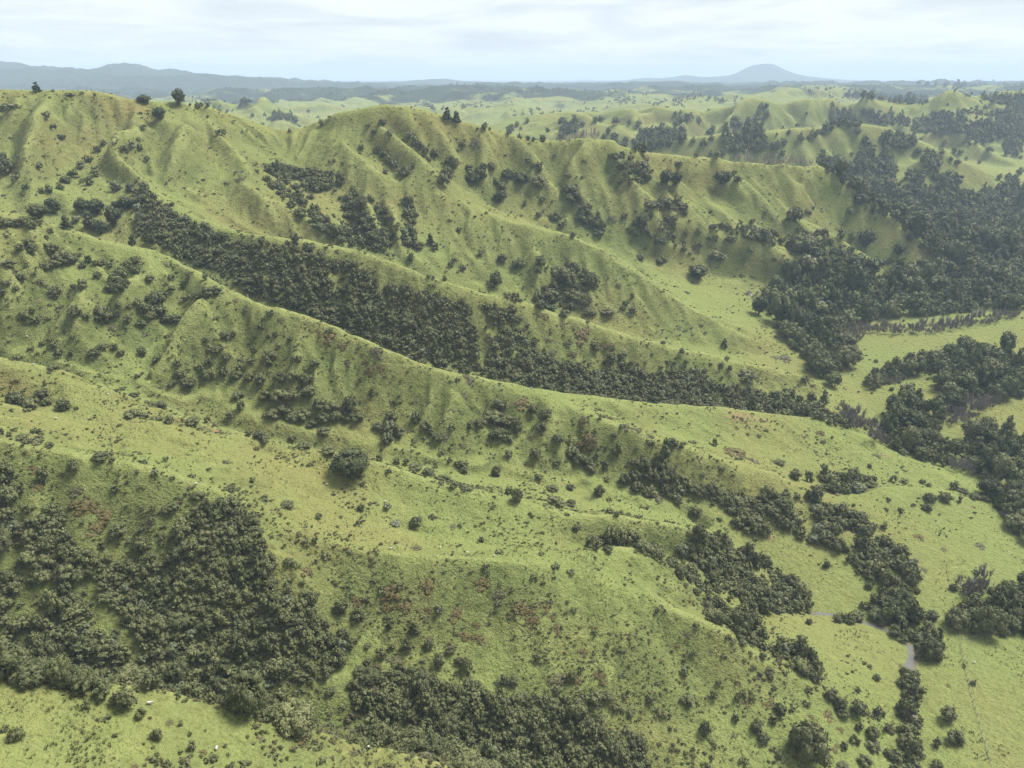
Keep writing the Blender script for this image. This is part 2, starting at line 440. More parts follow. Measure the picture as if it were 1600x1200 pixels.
# small spurs (+) and gullies (-) seen on the faces: points in photograph pixels, height, half width in metres
FOLDS = [
    (7, 15, [(70, 350), (67, 387), (45, 422), (10, 480), (-20, 520)]),
    (-5, 12, [(110, 395), (80, 440), (50, 490), (30, 540)]),
    (5, 12, [(212, 427), (172, 470), (100, 525), (70, 560)]),
    (-5, 12, [(235, 420), (190, 435), (160, 490), (140, 540)]),
    (9, 14, [(350, 450), (307, 510), (275, 545), (240, 597), (225, 645)]),
    (-8, 14, [(300, 445), (262, 500), (250, 555), (225, 600)]),
    (-6, 14, [(420, 500), (370, 555), (320, 620), (290, 660)]),
    (4, 14, [(500, 530), (450, 590), (420, 650)]),
    (-5, 14, [(640, 590), (612, 640), (600, 710)]),
    (-7, 12, [(800, 615), (780, 680), (768, 755)]),
    (4, 14, [(720, 600), (690, 680), (680, 740)]),
    (4, 14, [(880, 640), (840, 720), (830, 780)]),
    (-6, 12, [(1010, 715), (1060, 770), (1130, 850)]),
    (-4, 12, [(920, 690), (910, 760), (930, 800)]),
    # fourth and fifth spur
    (-9, 16, [(548, 285), (555, 325), (568, 385)]),
    (6, 10, [(566, 305), (584, 350), (600, 385)]),
    (-7, 12, [(588, 310), (603, 350), (612, 390)]),
    (5, 12, [(612, 320), (625, 385)]),
    (-7, 12, [(642, 310), (637, 350), (650, 400)]),
    (-6, 16, [(890, 400), (870, 440), (855, 480)]),
    (5, 12, [(840, 400), (845, 450)]),
    (-5, 10, [(957, 380), (1025, 437), (1082, 480), (1125, 517)]),
    (-5, 14, [(780, 390), (800, 430), (830, 470)]),
    (-8, 16, [(435, 262), (470, 300), (520, 350)]),
    (4, 12, [(380, 290), (420, 340), (440, 370)]),
    # long ridge
    (-7, 18, [(205, 190), (165, 222), (120, 262), (92, 295)]),
    (7, 16, [(235, 200), (180, 230), (172, 245), (190, 272), (238, 292)]),
    (-6, 16, [(245, 195), (237, 225), (225, 255), (235, 280)]),
    (6, 16, [(297, 195), (290, 230), (262, 275)]),
    (-6, 16, [(335, 215), (325, 250), (300, 300)]),
    (-6, 18, [(112, 190), (105, 235), (90, 285)]),
    (6, 18, [(87, 165), (60, 225), (30, 290)]),
    (-7, 20, [(20, 200), (5, 250), (-10, 300)]),
    (-6, 14, [(570, 215), (600, 245), (640, 280)]),
    (5, 12, [(590, 195), (625, 232), (665, 270), (690, 300)]),
    (-7, 14, [(605, 185), (640, 220), (675, 245), (700, 275)]),
    (5, 12, [(655, 185), (690, 220), (715, 255), (705, 285)]),
    (-7, 14, [(715, 205), (728, 240), (735, 290)]),
    (6, 12, [(770, 222), (765, 250), (745, 295)]),
    (-7, 14, [(785, 235), (790, 270), (775, 310)]),
    (6, 12, [(800, 222), (830, 252), (855, 280)]),
    (-6, 12, [(842, 235), (868, 268), (880, 300)]),
    (8, 14, [(938, 222), (912, 250), (885, 285), (850, 310)]),
    (-8, 14, [(945, 235), (955, 268), (975, 300)]),
    (-6, 14, [(985, 245), (1005, 280), (1040, 315)]),
    (6, 14, [(1100, 252), (1065, 285), (1045, 310)]),
    (-6, 14, [(1105, 270), (1125, 300), (1160, 335)]),
    (6, 12, [(890, 300), (925, 340), (945, 370)]),
    (-6, 12, [(905, 320), (930, 355), (960, 395)]),
    (6, 10, [(985, 330), (1030, 358), (1062, 400)]),
    (-6, 10, [(1035, 345), (1070, 398)]),
    (-5, 10, [(1087, 355), (1092, 392)]),
    (-5, 12, [(1205, 290), (1240, 325), (1265, 350)]),
    (-6, 14, [(1240, 275), (1290, 320), (1340, 365)]),
    # second spur and nearest brow
    (-4, 14, [(250, 800), (200, 880), (180, 960)]),
    (4, 14, [(480, 860), (430, 930), (420, 1000)]),
    (-5, 14, [(620, 900), (560, 980), (520, 1060)]),
    (-4, 14, [(800, 930), (760, 1010), (740, 1080)]),
    (3, 14, [(1000, 960), (960, 1040), (940, 1110)]),
    (-3, 10, [(1060, 980), (1100, 1060), (1120, 1150)]),
    (-3, 10, [(1390, 830), (1420, 880), (1440, 930)]),
    (-3, 8, [(560, 800), (500, 775), (440, 745)]),
    (6, 12, [(1125, 283), (1170, 313), (1225, 358), (1280, 385)]),
    (5, 12, [(1268, 270), (1240, 313), (1225, 340)]),
    (5, 12, [(600, 170), (645, 218), (700, 272)]),
    (4, 10, [(210, 438), (185, 462), (165, 480)]),
    # hills behind
    (21, 0, [(1365, 183), (1330, 193), (1250, 229), (1205, 243)]),
    (21, 0, [(1375, 187), (1425, 209), (1475, 229), (1510, 254), (1540, 278)]),
    (19, 0, [(1445, 243), (1470, 268), (1515, 283), (1555, 298)]),
    (-21, 0, [(1400, 212), (1408, 245), (1420, 285)]),
    (-21, 0, [(1305, 178), (1285, 205), (1240, 226)]),
    (19, 0, [(1310, 160), (1290, 180), (1240, 203)]),
    (19, 0, [(965, 186), (1000, 206), (1040, 233)]),
    (19, 0, [(870, 193), (910, 206), (945, 220)]),
    (-19, 0, [(900, 193), (950, 214)]),
    (19, 0, [(1090, 180), (1060, 202), (1030, 225)]),
    (-19, 0, [(1052, 188), (1000, 222)]),
    (19, 0, [(1180, 173), (1150, 190), (1110, 214)]),
    (-19, 0, [(1140, 186), (1095, 216)]),
    (19, 0, [(1510, 160), (1470, 180), (1432, 194)]),
    (19, 0, [(1560, 200), (1500, 215), (1450, 236)]),
    (-19, 0, [(1550, 235), (1500, 250)]),
    (21, 0, [(350, 168), (330, 185), (320, 205)]),
    (21, 0, [(420, 173), (390, 190), (370, 205)]),
    (-19, 0, [(385, 172), (360, 190)]),
]


def fold_points(fold):
    """a fold as points (t, ln distance, height) on the ground: the harmonic surface is solved again through them, so faces come out creased"""
    amp, wid, px = fold
    pu, pv = np.array(px, float).T
    n = 12 * (len(pu) - 1) + 1
    w = np.linspace(0, len(pu) - 1, n)
    pu, pv = np.interp(w, np.arange(len(pu)), pu), np.interp(w, np.arange(len(pv)), pv)
    x, y, z = cast(pu, pv)
    ok = ~np.isnan(x)
    x, y, z, w = x[ok], y[ok], z[ok], w[ok]
    if len(x) < 3:
        return np.zeros((0, 3))
    jump = np.nonzero(np.abs(np.diff(y)) > 0.10 * y[:-1])[0]     # never across the gap behind a crest
    if len(jump):
        k = jump[0] + 1
        x, y, z, w = x[:k], y[:k], z[:k], w[:k]
    if len(x) < 3:
        return np.zeros((0, 3))
    along = (w - w[0]) / (w[-1] - w[0] + 1e-9)
    amp = amp * (1.05 if y.mean() < 450 else 1.45)
    z = z + amp * np.clip(np.minimum(along * 4 + 0.1, (1 - along) * 4 + 0.1), 0, 1)
    f = np.linspace(0, len(x) - 1, len(x) * 5)
    k = np.arange(len(x))
    X, Y, Z = np.interp(f, k, x), np.interp(f, k, y), np.interp(f, k, z)
    return np.stack([X / Y, np.log(Y), Z], 1)


def erode(h, cs=2.6, x0=-760.0, x1=900.0, y0=70.0, y1=980.0, batches=9, drops=26000, top=2.6, cut=3.2):
    """rain run down the near hills: rills and small slips"""
    nx, ny = int((x1 - x0) / cs), int((y1 - y0) / cs)
    gx, gy = np.meshgrid(x0 + np.arange(nx) * cs, y0 + np.arange(ny) * cs)
    inside = np.abs(gx / gy) < TMAX * 0.99
    a = ground(gx, gy, h)
    start = a.copy()
    rng = np.random.default_rng(5)
    k = cs / 2.6
    a += k * (0.9 * fbm(gx / 34 / k, gy / 34 / k, 3, 3) + 0.35 * perlin(gx / 8 / k, gy / 8 / k, 9))
    for batch in range(batches):
        n = drops
        px, py = rng.uniform(2, nx - 3, n), rng.uniform(2, ny - 3, n)
        vx, vy = np.zeros(n), np.zeros(n)
        sed, sp, wat = np.zeros(n), np.full(n, 0.6), np.ones(n)
        dep = np.zeros(nx * ny)
        for step in range(64):
            i, j = px.astype(int), py.astype(int)
            fx, fy = px - i, py - j
            h00, h10, h01, h11 = a[j, i], a[j, i + 1], a[j + 1, i], a[j + 1, i + 1]
            gxx = (h10 - h00) * (1 - fy) + (h11 - h01) * fy
            gyy = (h01 - h00) * (1 - fx) + (h11 - h10) * fx
            z = h00 * (1 - fx) * (1 - fy) + h10 * fx * (1 - fy) + h01 * (1 - fx) * fy + h11 * fx * fy
            vx, vy = vx * 0.35 - gxx * 0.65, vy * 0.35 - gyy * 0.65
            l = np.hypot(vx, vy) + 1e-9
            vx, vy = vx / l, vy / l
            npx, npy = np.clip(px + vx, 1, nx - 3), np.clip(py + vy, 1, ny - 3)
            i2, j2 = npx.astype(int), npy.astype(int)
            f2, g2 = npx - i2, npy - j2
            z2 = a[j2, i2] * (1 - f2) * (1 - g2) + a[j2, i2 + 1] * f2 * (1 - g2) + a[j2 + 1, i2] * (1 - f2) * g2 + a[j2 + 1, i2 + 1] * f2 * g2
            dz = z2 - z
            cap = np.maximum(-dz, 0.02 * k) * sp * wat * 1.3
            up = dz > 0
            d = np.where(up, np.minimum(dz, sed), np.where(sed > cap, (sed - cap) * 0.25, -np.minimum((cap - sed) * 0.22, np.maximum(-dz, 0))))
            sed = sed - d
            for ox, oy, w in ((0, 0, (1 - fx) * (1 - fy)), (1, 0, fx * (1 - fy)), (0, 1, (1 - fx) * fy), (1, 1, fx * fy)):
                dep += np.bincount((j + oy) * nx + i + ox, weights=d * w, minlength=nx * ny)
            if step % 4 == 3:
                a += np.clip(dep.reshape(ny, nx), -0.7 * k, 0.5 * k) * 0.8
                dep[:] = 0
            sp = np.sqrt(np.clip(sp * sp - dz * 0.5, 0.1, 9))
            wat *= 0.975
            px, py = npx, npy
        a = 0.84 * a + 0.16 * smooth1(smooth1(a, 1, 0), 1, 1)
    dlt = a - start
    low = smooth1(smooth1(dlt, 60, 0), 60, 1)
    dlt = np.clip(dlt - low, -cut, top)
    edge = np.minimum(np.minimum(gx - x0, x1 - gx), np.minimum(gy - y0, y1 - gy))
    dlt *= np.clip(edge / (23 * cs), 0, 1) * inside
    return dlt, (x0, y0, cs, nx, ny)


def add_detail():
    h = solve([fold_points(f) for f in FOLDS])
    HZ[:] = resize(0.6 * h + 0.4 * smooth1(smooth1(h, 1, 0), 1, 1), (NR, NC))
    Y, X = YY, XX
    # broad folds in the hills farther back
    far = np.clip((Y - 950) / 350, 0, 1) * np.clip((HZ - 12) / 50, 0.1, 1)
    wx, wy = X + 60 * perlin(X / 400, Y / 400, 70), Y + 60 * perlin(X / 400, Y / 400, 71)
    k = np.clip((2700 - Y) / 900, 0, 1)
    HZ[:] += far * k * (20 * ridged(wx / 330, wy / 330, 41, 4, 0.5) - 10)
    mf = np.clip((Y - 1700) / 700, 0, 1) * np.clip((5200 - Y) / 1200, 0, 1)
    HZ[:] += mf * (34 * ridged(wx / 900, wy / 620, 57, 3, 0.45) - 30)
    vf = np.clip((Y - 2200) / 2000, 0, 1)
    HZ[:] += vf * np.clip((11500 - Y) / 5000, 0.12, 1) * (36 * ridged(wx / 1250, wy / 1250, 51, 4, 0.55) - 46 + 36 * np.clip((Y - 5600) / 700, 0, 1) + 20 * ridged(wx / 420, wy / 420, 52, 3))
    cap = CAM_Z - 0.0085 * Y          # none of this middle distance stands up against the sky
    m = np.clip((Y - 2000) / 300, 0, 1) * np.clip((5600 - Y) / 500, 0, 1)
    over = np.maximum(HZ - cap, 0)
    HZ[:] -= m * over * 0.85
    near = np.clip((1000 - Y) / 150, 0, 1)
    flat = np.clip((HZ - 3) / 14, 0.12, 1)
    HZ[:] += near * flat * (1.5 * fbm(wx / 46, wy / 46, 21, 3))
    # V gullies down the faces that look towards the drone
    e = 6.0
    gy = (ground(X, np.minimum(Y + e, 29000)) - ground(X, np.maximum(Y - e, 46))) / (2 * e)
    face = np.clip((gy - 0.12) / 0.35, 0, 1) * flat
    w2 = X + 14 * perlin(X / 70, Y / 70, 61) + 0.35 * Y
    HZ[:] += face * np.clip((Y - 400) / 80, 0, 1) * near * (2.6 * ridged(w2 / 75, Y / 280, 62, 3, 0.55) - 0.8)
    HZ[:] += face * np.clip((460 - Y) / 80, 0, 1) * np.clip((Y - 170) / 120, 0.35, 1) * (0.9 * ridged(w2 / 44, Y / 150, 63, 3, 0.55) - 0.3)
    d, (x0, y0, cs, nx, ny) = erode(HZ, 9.0, -2700.0, 3000.0, 930.0, 3400.0, 7, 24000, 9.0, 13.0)
    m = (Y > y0) & (Y < y0 + cs * (ny - 1)) & (X > x0) & (X < x0 + cs * (nx - 1))
    HZ[m] += 1.2 * bilinear(d, (Y[m] - y0) / cs, (X[m] - x0) / cs)
    d, (x0, y0, cs, nx, ny) = erode(HZ)
    m = (Y > y0) & (Y < y0 + cs * (ny - 1)) & (X > x0) & (X < x0 + cs * (nx - 1))
    e = bilinear(d, (Y[m] - y0) / cs, (X[m] - x0) / cs)
    HZ[m] += e * flat[m] * np.clip((Y[m] - 95) / 200, 0.3, 1) * np.clip(1.1 - (Y[m] - 350) / 1400, 0.8, 1.1)
    HZ[:] += near * flat * 0.10 * fbm(X / 3.1, Y / 3.1, 33, 2)


add_detail()


# ------------------------------------------------------------------ materials
def material(name):
    m = bpy.data.materials.new(name)
    m.use_nodes = True
    nt = m.node_tree
    b = nt.nodes['Principled BSDF']
    b.inputs['Roughness'].default_value = 0.9
    b.inputs['Specular IOR Level'].default_value = 0.12
    return m, nt, b


def noise(nt, vec, scale, detail=3.0, rough=0.55, dist=0.0):
    n = node(nt, 'ShaderNodeTexNoise', inputs={'Scale': scale, 'Detail': detail, 'Roughness': rough, 'Distortion': dist})
    nt.links.new(vec, n.inputs['Vector'])
    return n.outputs[0]


def smooth(nt, val, lo, hi):
    m = node(nt, 'ShaderNodeMapRange', interpolation_type='SMOOTHSTEP')
    nt.links.new(val, m.inputs[0])
    m.inputs[1].default_value, m.inputs[2].default_value = lo, hi
    return m.outputs[0]


def attr(nt, name):
    a = node(nt, 'ShaderNodeAttribute', attribute_name=name)
    return a.outputs['Fac']


def ground_material():
    m, nt, b = material('pasture')
    geo = node(nt, 'ShaderNodeNewGeometry')
    pos = geo.outputs['Position']
    sn = node(nt, 'ShaderNodeSeparateXYZ')
    nt.links.new(geo.outputs['Normal'], sn.inputs[0])
    sp = node(nt, 'ShaderNodeSeparateXYZ')
    nt.links.new(pos, sp.inputs[0])
    big = noise(nt, pos, 0.011, 4, 0.55)
    mid = noise(nt, pos, 0.05, 5, 0.6)
    fine = noise(nt, pos, 0.30, 5, 0.68)
    tuft = noise(nt, pos, 1.1, 3, 0.7)
    # how flat the ground lies, with a ragged edge
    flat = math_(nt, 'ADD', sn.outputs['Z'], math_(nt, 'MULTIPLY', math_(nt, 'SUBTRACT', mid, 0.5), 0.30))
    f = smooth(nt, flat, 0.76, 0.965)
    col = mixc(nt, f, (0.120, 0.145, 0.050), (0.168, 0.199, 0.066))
    # dry grass
    dry = math_(nt, 'MULTIPLY', smooth(nt, math_(nt, 'ADD', big, math_(nt, 'MULTIPLY', fine, 0.35)), 0.58, 0.86), 0.45)
    dry = math_(nt, 'ADD', dry, math_(nt, 'MULTIPLY', math_(nt, 'SUBTRACT', 1.0, f), math_(nt, 'MULTIPLY', smooth(nt, noise(nt, pos, 0.026, 4, 0.6), 0.42, 0.68), 0.16)))
    dry = math_(nt, 'ADD', dry, attr(nt, 'dry'), clamp=True)
    col = mixc(nt, dry, col, (0.195, 0.165, 0.064))
    # rank grass and fern in the hollows
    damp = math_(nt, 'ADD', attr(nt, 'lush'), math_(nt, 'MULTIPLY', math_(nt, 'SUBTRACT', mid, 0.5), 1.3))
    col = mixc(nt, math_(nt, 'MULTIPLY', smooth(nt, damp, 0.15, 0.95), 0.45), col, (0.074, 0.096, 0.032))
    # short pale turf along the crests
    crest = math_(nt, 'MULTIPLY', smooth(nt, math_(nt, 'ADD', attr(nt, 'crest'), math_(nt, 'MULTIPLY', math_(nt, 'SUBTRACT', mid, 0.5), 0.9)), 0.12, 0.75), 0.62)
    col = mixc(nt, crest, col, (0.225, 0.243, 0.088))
    # mottling
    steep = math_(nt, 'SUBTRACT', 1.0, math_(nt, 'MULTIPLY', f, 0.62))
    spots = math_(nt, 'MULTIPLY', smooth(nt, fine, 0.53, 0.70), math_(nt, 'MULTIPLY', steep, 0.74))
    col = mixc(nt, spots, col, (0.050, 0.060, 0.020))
    pale = math_(nt, 'MULTIPLY', smooth(nt, noise(nt, pos, 0.21, 5, 0.7, 0.6), 0.54, 0.70), 0.55)
    col = mixc(nt, pale, col, (0.235, 0.240, 0.085))
    col = mixc(nt, math_(nt, 'MULTIPLY', smooth(nt, tuft, 0.50, 0.70), 0.62), col, (0.080, 0.095, 0.027))
    # sheep tracks: thin benches that follow the contours of steep ground
    wob = math_(nt, 'ADD', sp.outputs['Z'], math_(nt, 'MULTIPLY', noise(nt, pos, 0.12, 4, 0.6), 14.0))
    wave = math_(nt, 'SINE', math_(nt, 'MULTIPLY', wob, 4.6))
    tracks = math_(nt, 'MULTIPLY', smooth(nt, wave, 0.25, 0.95), math_(nt, 'MULTIPLY', smooth(nt, noise(nt, pos, 0.035, 3), 0.42, 0.62), math_(nt, 'SUBTRACT', 1.0, smooth(nt, sn.outputs['Z'], 0.80, 0.955))))
    col = mixc(nt, math_(nt, 'MULTIPLY', tracks, math_(nt, 'MULTIPLY', smooth(nt, noise(nt, pos, 0.16, 3), 0.42, 0.60), 0.55)), col, (0.068, 0.074, 0.028))
    # bare soil and rusty fern litter
    so = math_(nt, 'ADD', attr(nt, 'soil'), math_(nt, 'MULTIPLY', math_(nt, 'SUBTRACT', fine, 0.5), 1.6))
    soil = math_(nt, 'MULTIPLY', smooth(nt, so, 0.45, 0.9), math_(nt, 'MINIMUM', math_(nt, 'MULTIPLY', attr(nt, 'soil'), 3.0), 1.0))
    col = mixc(nt, math_(nt, 'MULTIPLY', soil, 0.85), col, (0.225, 0.155, 0.092))
    rus = math_(nt, 'ADD', attr(nt, 'rust'), math_(nt, 'MULTIPLY', math_(nt, 'SUBTRACT', fine, 0.5), 1.6))
    rust = math_(nt, 'MULTIPLY', smooth(nt, rus, 0.40, 0.8), math_(nt, 'MINIMUM', math_(nt, 'MULTIPLY', attr(nt, 'rust'), 3.0), 1.0))
    col = mixc(nt, math_(nt, 'MULTIPLY', rust, 0.75), col, (0.086, 0.066, 0.030))
    # woods too far off to tell one crown from the next
    wd = attr(nt, 'wood')
    wood = smooth(nt, math_(nt, 'ADD', wd, math_(nt, 'MULTIPLY', math_(nt, 'SUBTRACT', noise(nt, pos, 0.006, 4, 0.6), 0.5), 2.2)), 0.45, 0.75)
    col = mixc(nt, math_(nt, 'MULTIPLY', wood, math_(nt, 'MINIMUM', math_(nt, 'MULTIPLY', wd, 4.0), 1.0)), col, (0.035, 0.045, 0.024))
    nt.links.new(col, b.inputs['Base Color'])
    b.inputs['Roughness'].default_value = 1.0
    b.inputs['Specular IOR Level'].default_value = 0.0
    h = math_(nt, 'ADD', math_(nt, 'MULTIPLY', fine, 1.4), math_(nt, 'ADD', math_(nt, 'MULTIPLY', tuft, 0.5), math_(nt, 'MULTIPLY', tracks, -0.15)))
    bp = node(nt, 'ShaderNodeBump', inputs={'Strength': 1.0, 'Distance': 1.6})
    nt.links.new(h, bp.inputs['Height'])
    nt.links.new(bp.outputs[0], b.inputs['Normal'])
    return m


def leaf_material(name, dark, light, spread=0.5):
    """foliage whose tone differs a little from plant to plant"""
    m, nt, b = material(name)
    oi = node(nt, 'ShaderNodeObjectInfo')
    r = math_(nt, 'FRACT', math_(nt, 'ADD', oi.outputs['Random'], attr(nt, 'tint')))
    geo = node(nt, 'ShaderNodeNewGeometry')
    n = noise(nt, geo.outputs['Position'], 0.8, 3, 0.6)
    fac = math_(nt, 'ADD', math_(nt, 'MULTIPLY', r, spread), math_(nt, 'MULTIPLY', n, 0.6), clamp=True)
    col = mixc(nt, fac, dark, light)
    nt.links.new(col, b.inputs['Base Color'])
    b.inputs['Roughness'].default_value = 0.75
    b.inputs['Specular IOR Level'].default_value = 0.25
    return m


def plain(name, c1, c2, scale=3.0, rough=0.9):
    m, nt, b = material(name)
    geo = node(nt, 'ShaderNodeNewGeometry')
    nt.links.new(mixc(nt, noise(nt, geo.outputs['Position'], scale, 4, 0.6), c1, c2), b.inputs['Base Color'])
    b.inputs['Roughness'].default_value = rough
    return m


M_GROUND = ground_material()
M_SCRUB = leaf_material('scrub_leaves', (0.040, 0.050, 0.019), (0.120, 0.128, 0.052))
M_SCRUB_LIGHT = leaf_material('light_scrub_leaves', (0.062, 0.074, 0.026), (0.135, 0.142, 0.058))
M_TREE = leaf_material('tree_leaves', (0.036, 0.048, 0.017), (0.104, 0.118, 0.042), 0.45)
M_DARK = leaf_material('dark_tree_leaves', (0.026, 0.036, 0.013), (0.072, 0.084, 0.031), 0.25)
M_PALE = leaf_material('pale_leaves', (0.095, 0.110, 0.062), (0.150, 0.165, 0.090))
M_FERN = leaf_material('brown_fronds', (0.068, 0.054, 0.017), (0.108, 0.088, 0.031))
M_OLIVE = leaf_material('olive_fronds', (0.060, 0.060, 0.026), (0.105, 0.098, 0.045))
M_RUSH = leaf_material('rush_blades', (0.040, 0.052, 0.018), (0.105, 0.120, 0.040), 0.9)
M_BARK = plain('bark', (0.07, 0.058, 0.045), (0.16, 0.14, 0.115), 2.0)
M_TWIG = leaf_material('bare_twigs', (0.115, 0.105, 0.090), (0.200, 0.185, 0.160), 0.6)
M_POPLAR = leaf_material('pale_twigs', (0.22, 0.19, 0.155), (0.34, 0.30, 0.25), 0.6)
M_WOOL = plain('wool', (0.34, 0.325, 0.28), (0.46, 0.44, 0.38), 9.0)
M_HIDE = plain('black_hide', (0.014, 0.012, 0.011), (0.03, 0.026, 0.023), 4.0, 0.6)
M_FACE = plain('sheep_face', (0.50, 0.46, 0.40), (0.62, 0.58, 0.52), 9.0)
M_POST = plain('post_wood', (0.14, 0.12, 0.095), (0.26, 0.235, 0.20), 5.0)
M_WIRE = plain('fence_wire', (0.25, 0.25, 0.25), (0.33, 0.33, 0.33), 5.0, 0.5)

# ------------------------------------------------------------------ ground cover: colour fields carried by the terrain
SOIL = [  # bare or worn ground: centre and half size in photograph pixels, strength
    (1155, 650, 55, 14, 0.75), (480, 362, 30, 8, 0.7), (1230, 655, 40, 8, 0.4), (345, 300, 42, 26, 0.30), (60, 470, 10, 12, 0.5), (200, 518, 18, 10, 0.5),
    (55, 545, 10, 8, 0.45), (900, 862, 12, 4, 0.7), (620, 560, 10, 4, 0.2), (1200, 840, 14, 16, 0.7), (1510, 790, 24, 5, 0.7), (1385, 712, 14, 5, 0.7),
    (270, 660, 18, 6, 0.5), (340, 676, 16, 4, 0.8), (535, 1078, 22, 5, 0.5), (1292, 1120, 14, 10, 0.6), (280, 655, 10, 5, 0.5), (620, 845, 30, 8, 0.3), (700, 848, 40, 7, 0.35),
    (560, 1165, 12, 8, 0.5), (660, 1185, 10, 5, 0.6), (690, 1190, 8, 4, 0.6), (1270, 622, 8, 6, 0.6), (1180, 505, 14, 10, 0.5), (1440, 965, 8, 5, 0.4), (1440, 1060, 12, 14, 0.5), (1075, 1060, 20, 16, 0.4),
    (380, 260, 12, 20, 0.35), (170, 180, 30, 10, 0.25), (600, 320, 30, 14, 0.25), (1215, 425, 14, 8, 0.4), (1245, 520, 30, 18, 0.5), (1330, 370, 14, 8, 0.3), (1410, 355, 20, 18, 0.4),
]
RUST = [
    (320, 300, 50, 18, 0.55), (370, 275, 26, 18, 0.5), (30, 185, 40, 18, 0.40), (40, 230, 30, 16, 0.3), (110, 150, 14, 4, 0.5), (345, 208, 30, 12, 0.4), (720, 400, 40, 20, 0.4), (690, 370, 26, 14, 0.35),
    (1170, 715, 40, 8, 0.45), (150, 790, 40, 25, 0.4), (560, 280, 30, 12, 0.3), (1460, 1075, 40, 20, 0.25), (1345, 505, 24, 14, 0.6), (1420, 535, 40, 8, 0.4), (1250, 520, 20, 16, 0.4),
]
DRY = [
    (200, 172, 60, 16, 0.5), (440, 205, 60, 12, 0.4), (620, 180, 70, 16, 0.35), (350, 330, 60, 22, 0.3), (620, 330, 60, 30, 0.25), (1100, 265, 160, 14, 0.3), (850, 235, 80, 14, 0.25), (1050, 480, 60, 20, 0.2),
    (920, 1010, 90, 40, 0.22), (1030, 1150, 60, 40, 0.35), (820, 980, 50, 30, 0.2), (1545, 1090, 40, 40, 0.18), (640, 850, 90, 12, 0.3), (270, 590, 20, 40, 0.35), (1400, 830, 70, 30, 0.15), (1560, 1180, 40, 30, 0.25),
    (0, 600, 80, 12, 0.25), (300, 640, 60, 10, 0.3), (1440, 530, 60, 8, 0.3), (80, 420, 20, 40, 0.3), (500, 740, 60, 12, 0.15), (100, 935, 30, 20, 0.3), (55, 950, 20, 20, 0.3),
]


def field(blobs):
    out = np.zeros_like(HZ)
    for u, v, ru, rv, s in blobs:
        x, y, z = cast([u, u - ru, u + ru, u, u], [v, v, v, v - rv, v + rv])
        if np.isnan(x[0]):
            continue
        rx = max(2.0, np.nanmean(np.abs(x[1:3] - x[0]))) if not np.all(np.isnan(x[1:3])) else 8.0
        dd = np.abs(y[3:] - y[0])
        dd = dd[~np.isnan(dd)]
        ry = float(np.clip(dd.min() if len(dd) else rx, 2.0, 3.5 * rx))
        i0 = max(0, int((math.log(max(46, y[0] - 2.4 * ry)) - S_MIN) / (S_MAX - S_MIN) * (NR - 1)))
        i1 = int((math.log(y[0] + 2.4 * ry) - S_MIN) / (S_MAX - S_MIN) * (NR - 1)) + 2
        e = ((XX[i0:i1] - x[0]) / rx) ** 2 + ((YY[i0:i1] - y[0]) / ry) ** 2
        out[i0:i1] = np.maximum(out[i0:i1], s * np.exp(-e * 0.9))
    return out


A_SOIL, A_RUST, A_DRY = field(SOIL), field(RUST), field(DRY)
A_DRY = np.clip(A_DRY * 0.8 + 0.12 * np.clip((HZ - 95) / 70, 0, 1) * np.clip((1000 - YY) / 200, 0, 1), 0, 1)
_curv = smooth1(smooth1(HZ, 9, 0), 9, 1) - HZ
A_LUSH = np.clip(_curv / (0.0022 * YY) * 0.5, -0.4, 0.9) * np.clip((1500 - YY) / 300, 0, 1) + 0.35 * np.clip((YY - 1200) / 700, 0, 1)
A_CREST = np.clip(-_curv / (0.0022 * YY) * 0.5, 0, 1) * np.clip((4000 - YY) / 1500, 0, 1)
A_WOOD = np.clip((YY - 1700) / 2300, 0, 1) * np.clip(0.66 + 0.25 * perlin(XX / 900, YY / 900, 77) + np.clip((YY - 4500) / 2500, 0, 1), 0, 1.4)


_U = 800 + F * TT * 0.92
A_WOOD = np.maximum(A_WOOD, 0.95 * np.clip((YY - 3250) / 350, 0, 1) * np.clip((_U - 440) / 60, 0, 1) * np.clip((930 - _U) / 60, 0, 1))
A_WOOD = np.maximum(A_WOOD, 0.72 * np.clip((YY - 2700) / 900, 0, 1))
A_WOOD = np.maximum(A_WOOD, 1.3 * np.clip((YY - 5300) / 500, 0, 1))
A_WOOD = np.maximum(A_WOOD, 1.1 * np.clip((YY - 4300) / 400, 0, 1) * np.clip((600 - _U) / 60, 0, 1))


def terrain_piece(name, r0, r1):
    me = grid_mesh(name, r0, r1, M_GROUND)
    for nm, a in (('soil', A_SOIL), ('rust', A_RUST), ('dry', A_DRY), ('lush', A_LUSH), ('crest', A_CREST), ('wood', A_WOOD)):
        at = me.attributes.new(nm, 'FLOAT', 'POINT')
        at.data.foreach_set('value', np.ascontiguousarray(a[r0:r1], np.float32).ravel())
    o = bpy.data.objects.new(name, me)
    COL.objects.link(o)
    o['kind'] = 'structure'
    return o


R_HILL = int((math.log(950) - S_MIN) / (S_MAX - S_MIN) * (NR - 1))
R_MTN = int((math.log(5200) - S_MIN) / (S_MAX - S_MIN) * (NR - 1))
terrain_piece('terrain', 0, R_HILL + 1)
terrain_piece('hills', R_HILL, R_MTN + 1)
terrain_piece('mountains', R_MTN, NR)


# ------------------------------------------------------------------ plant shapes (unit crowns: half width 1, standing on z = 0)
_ICO = None


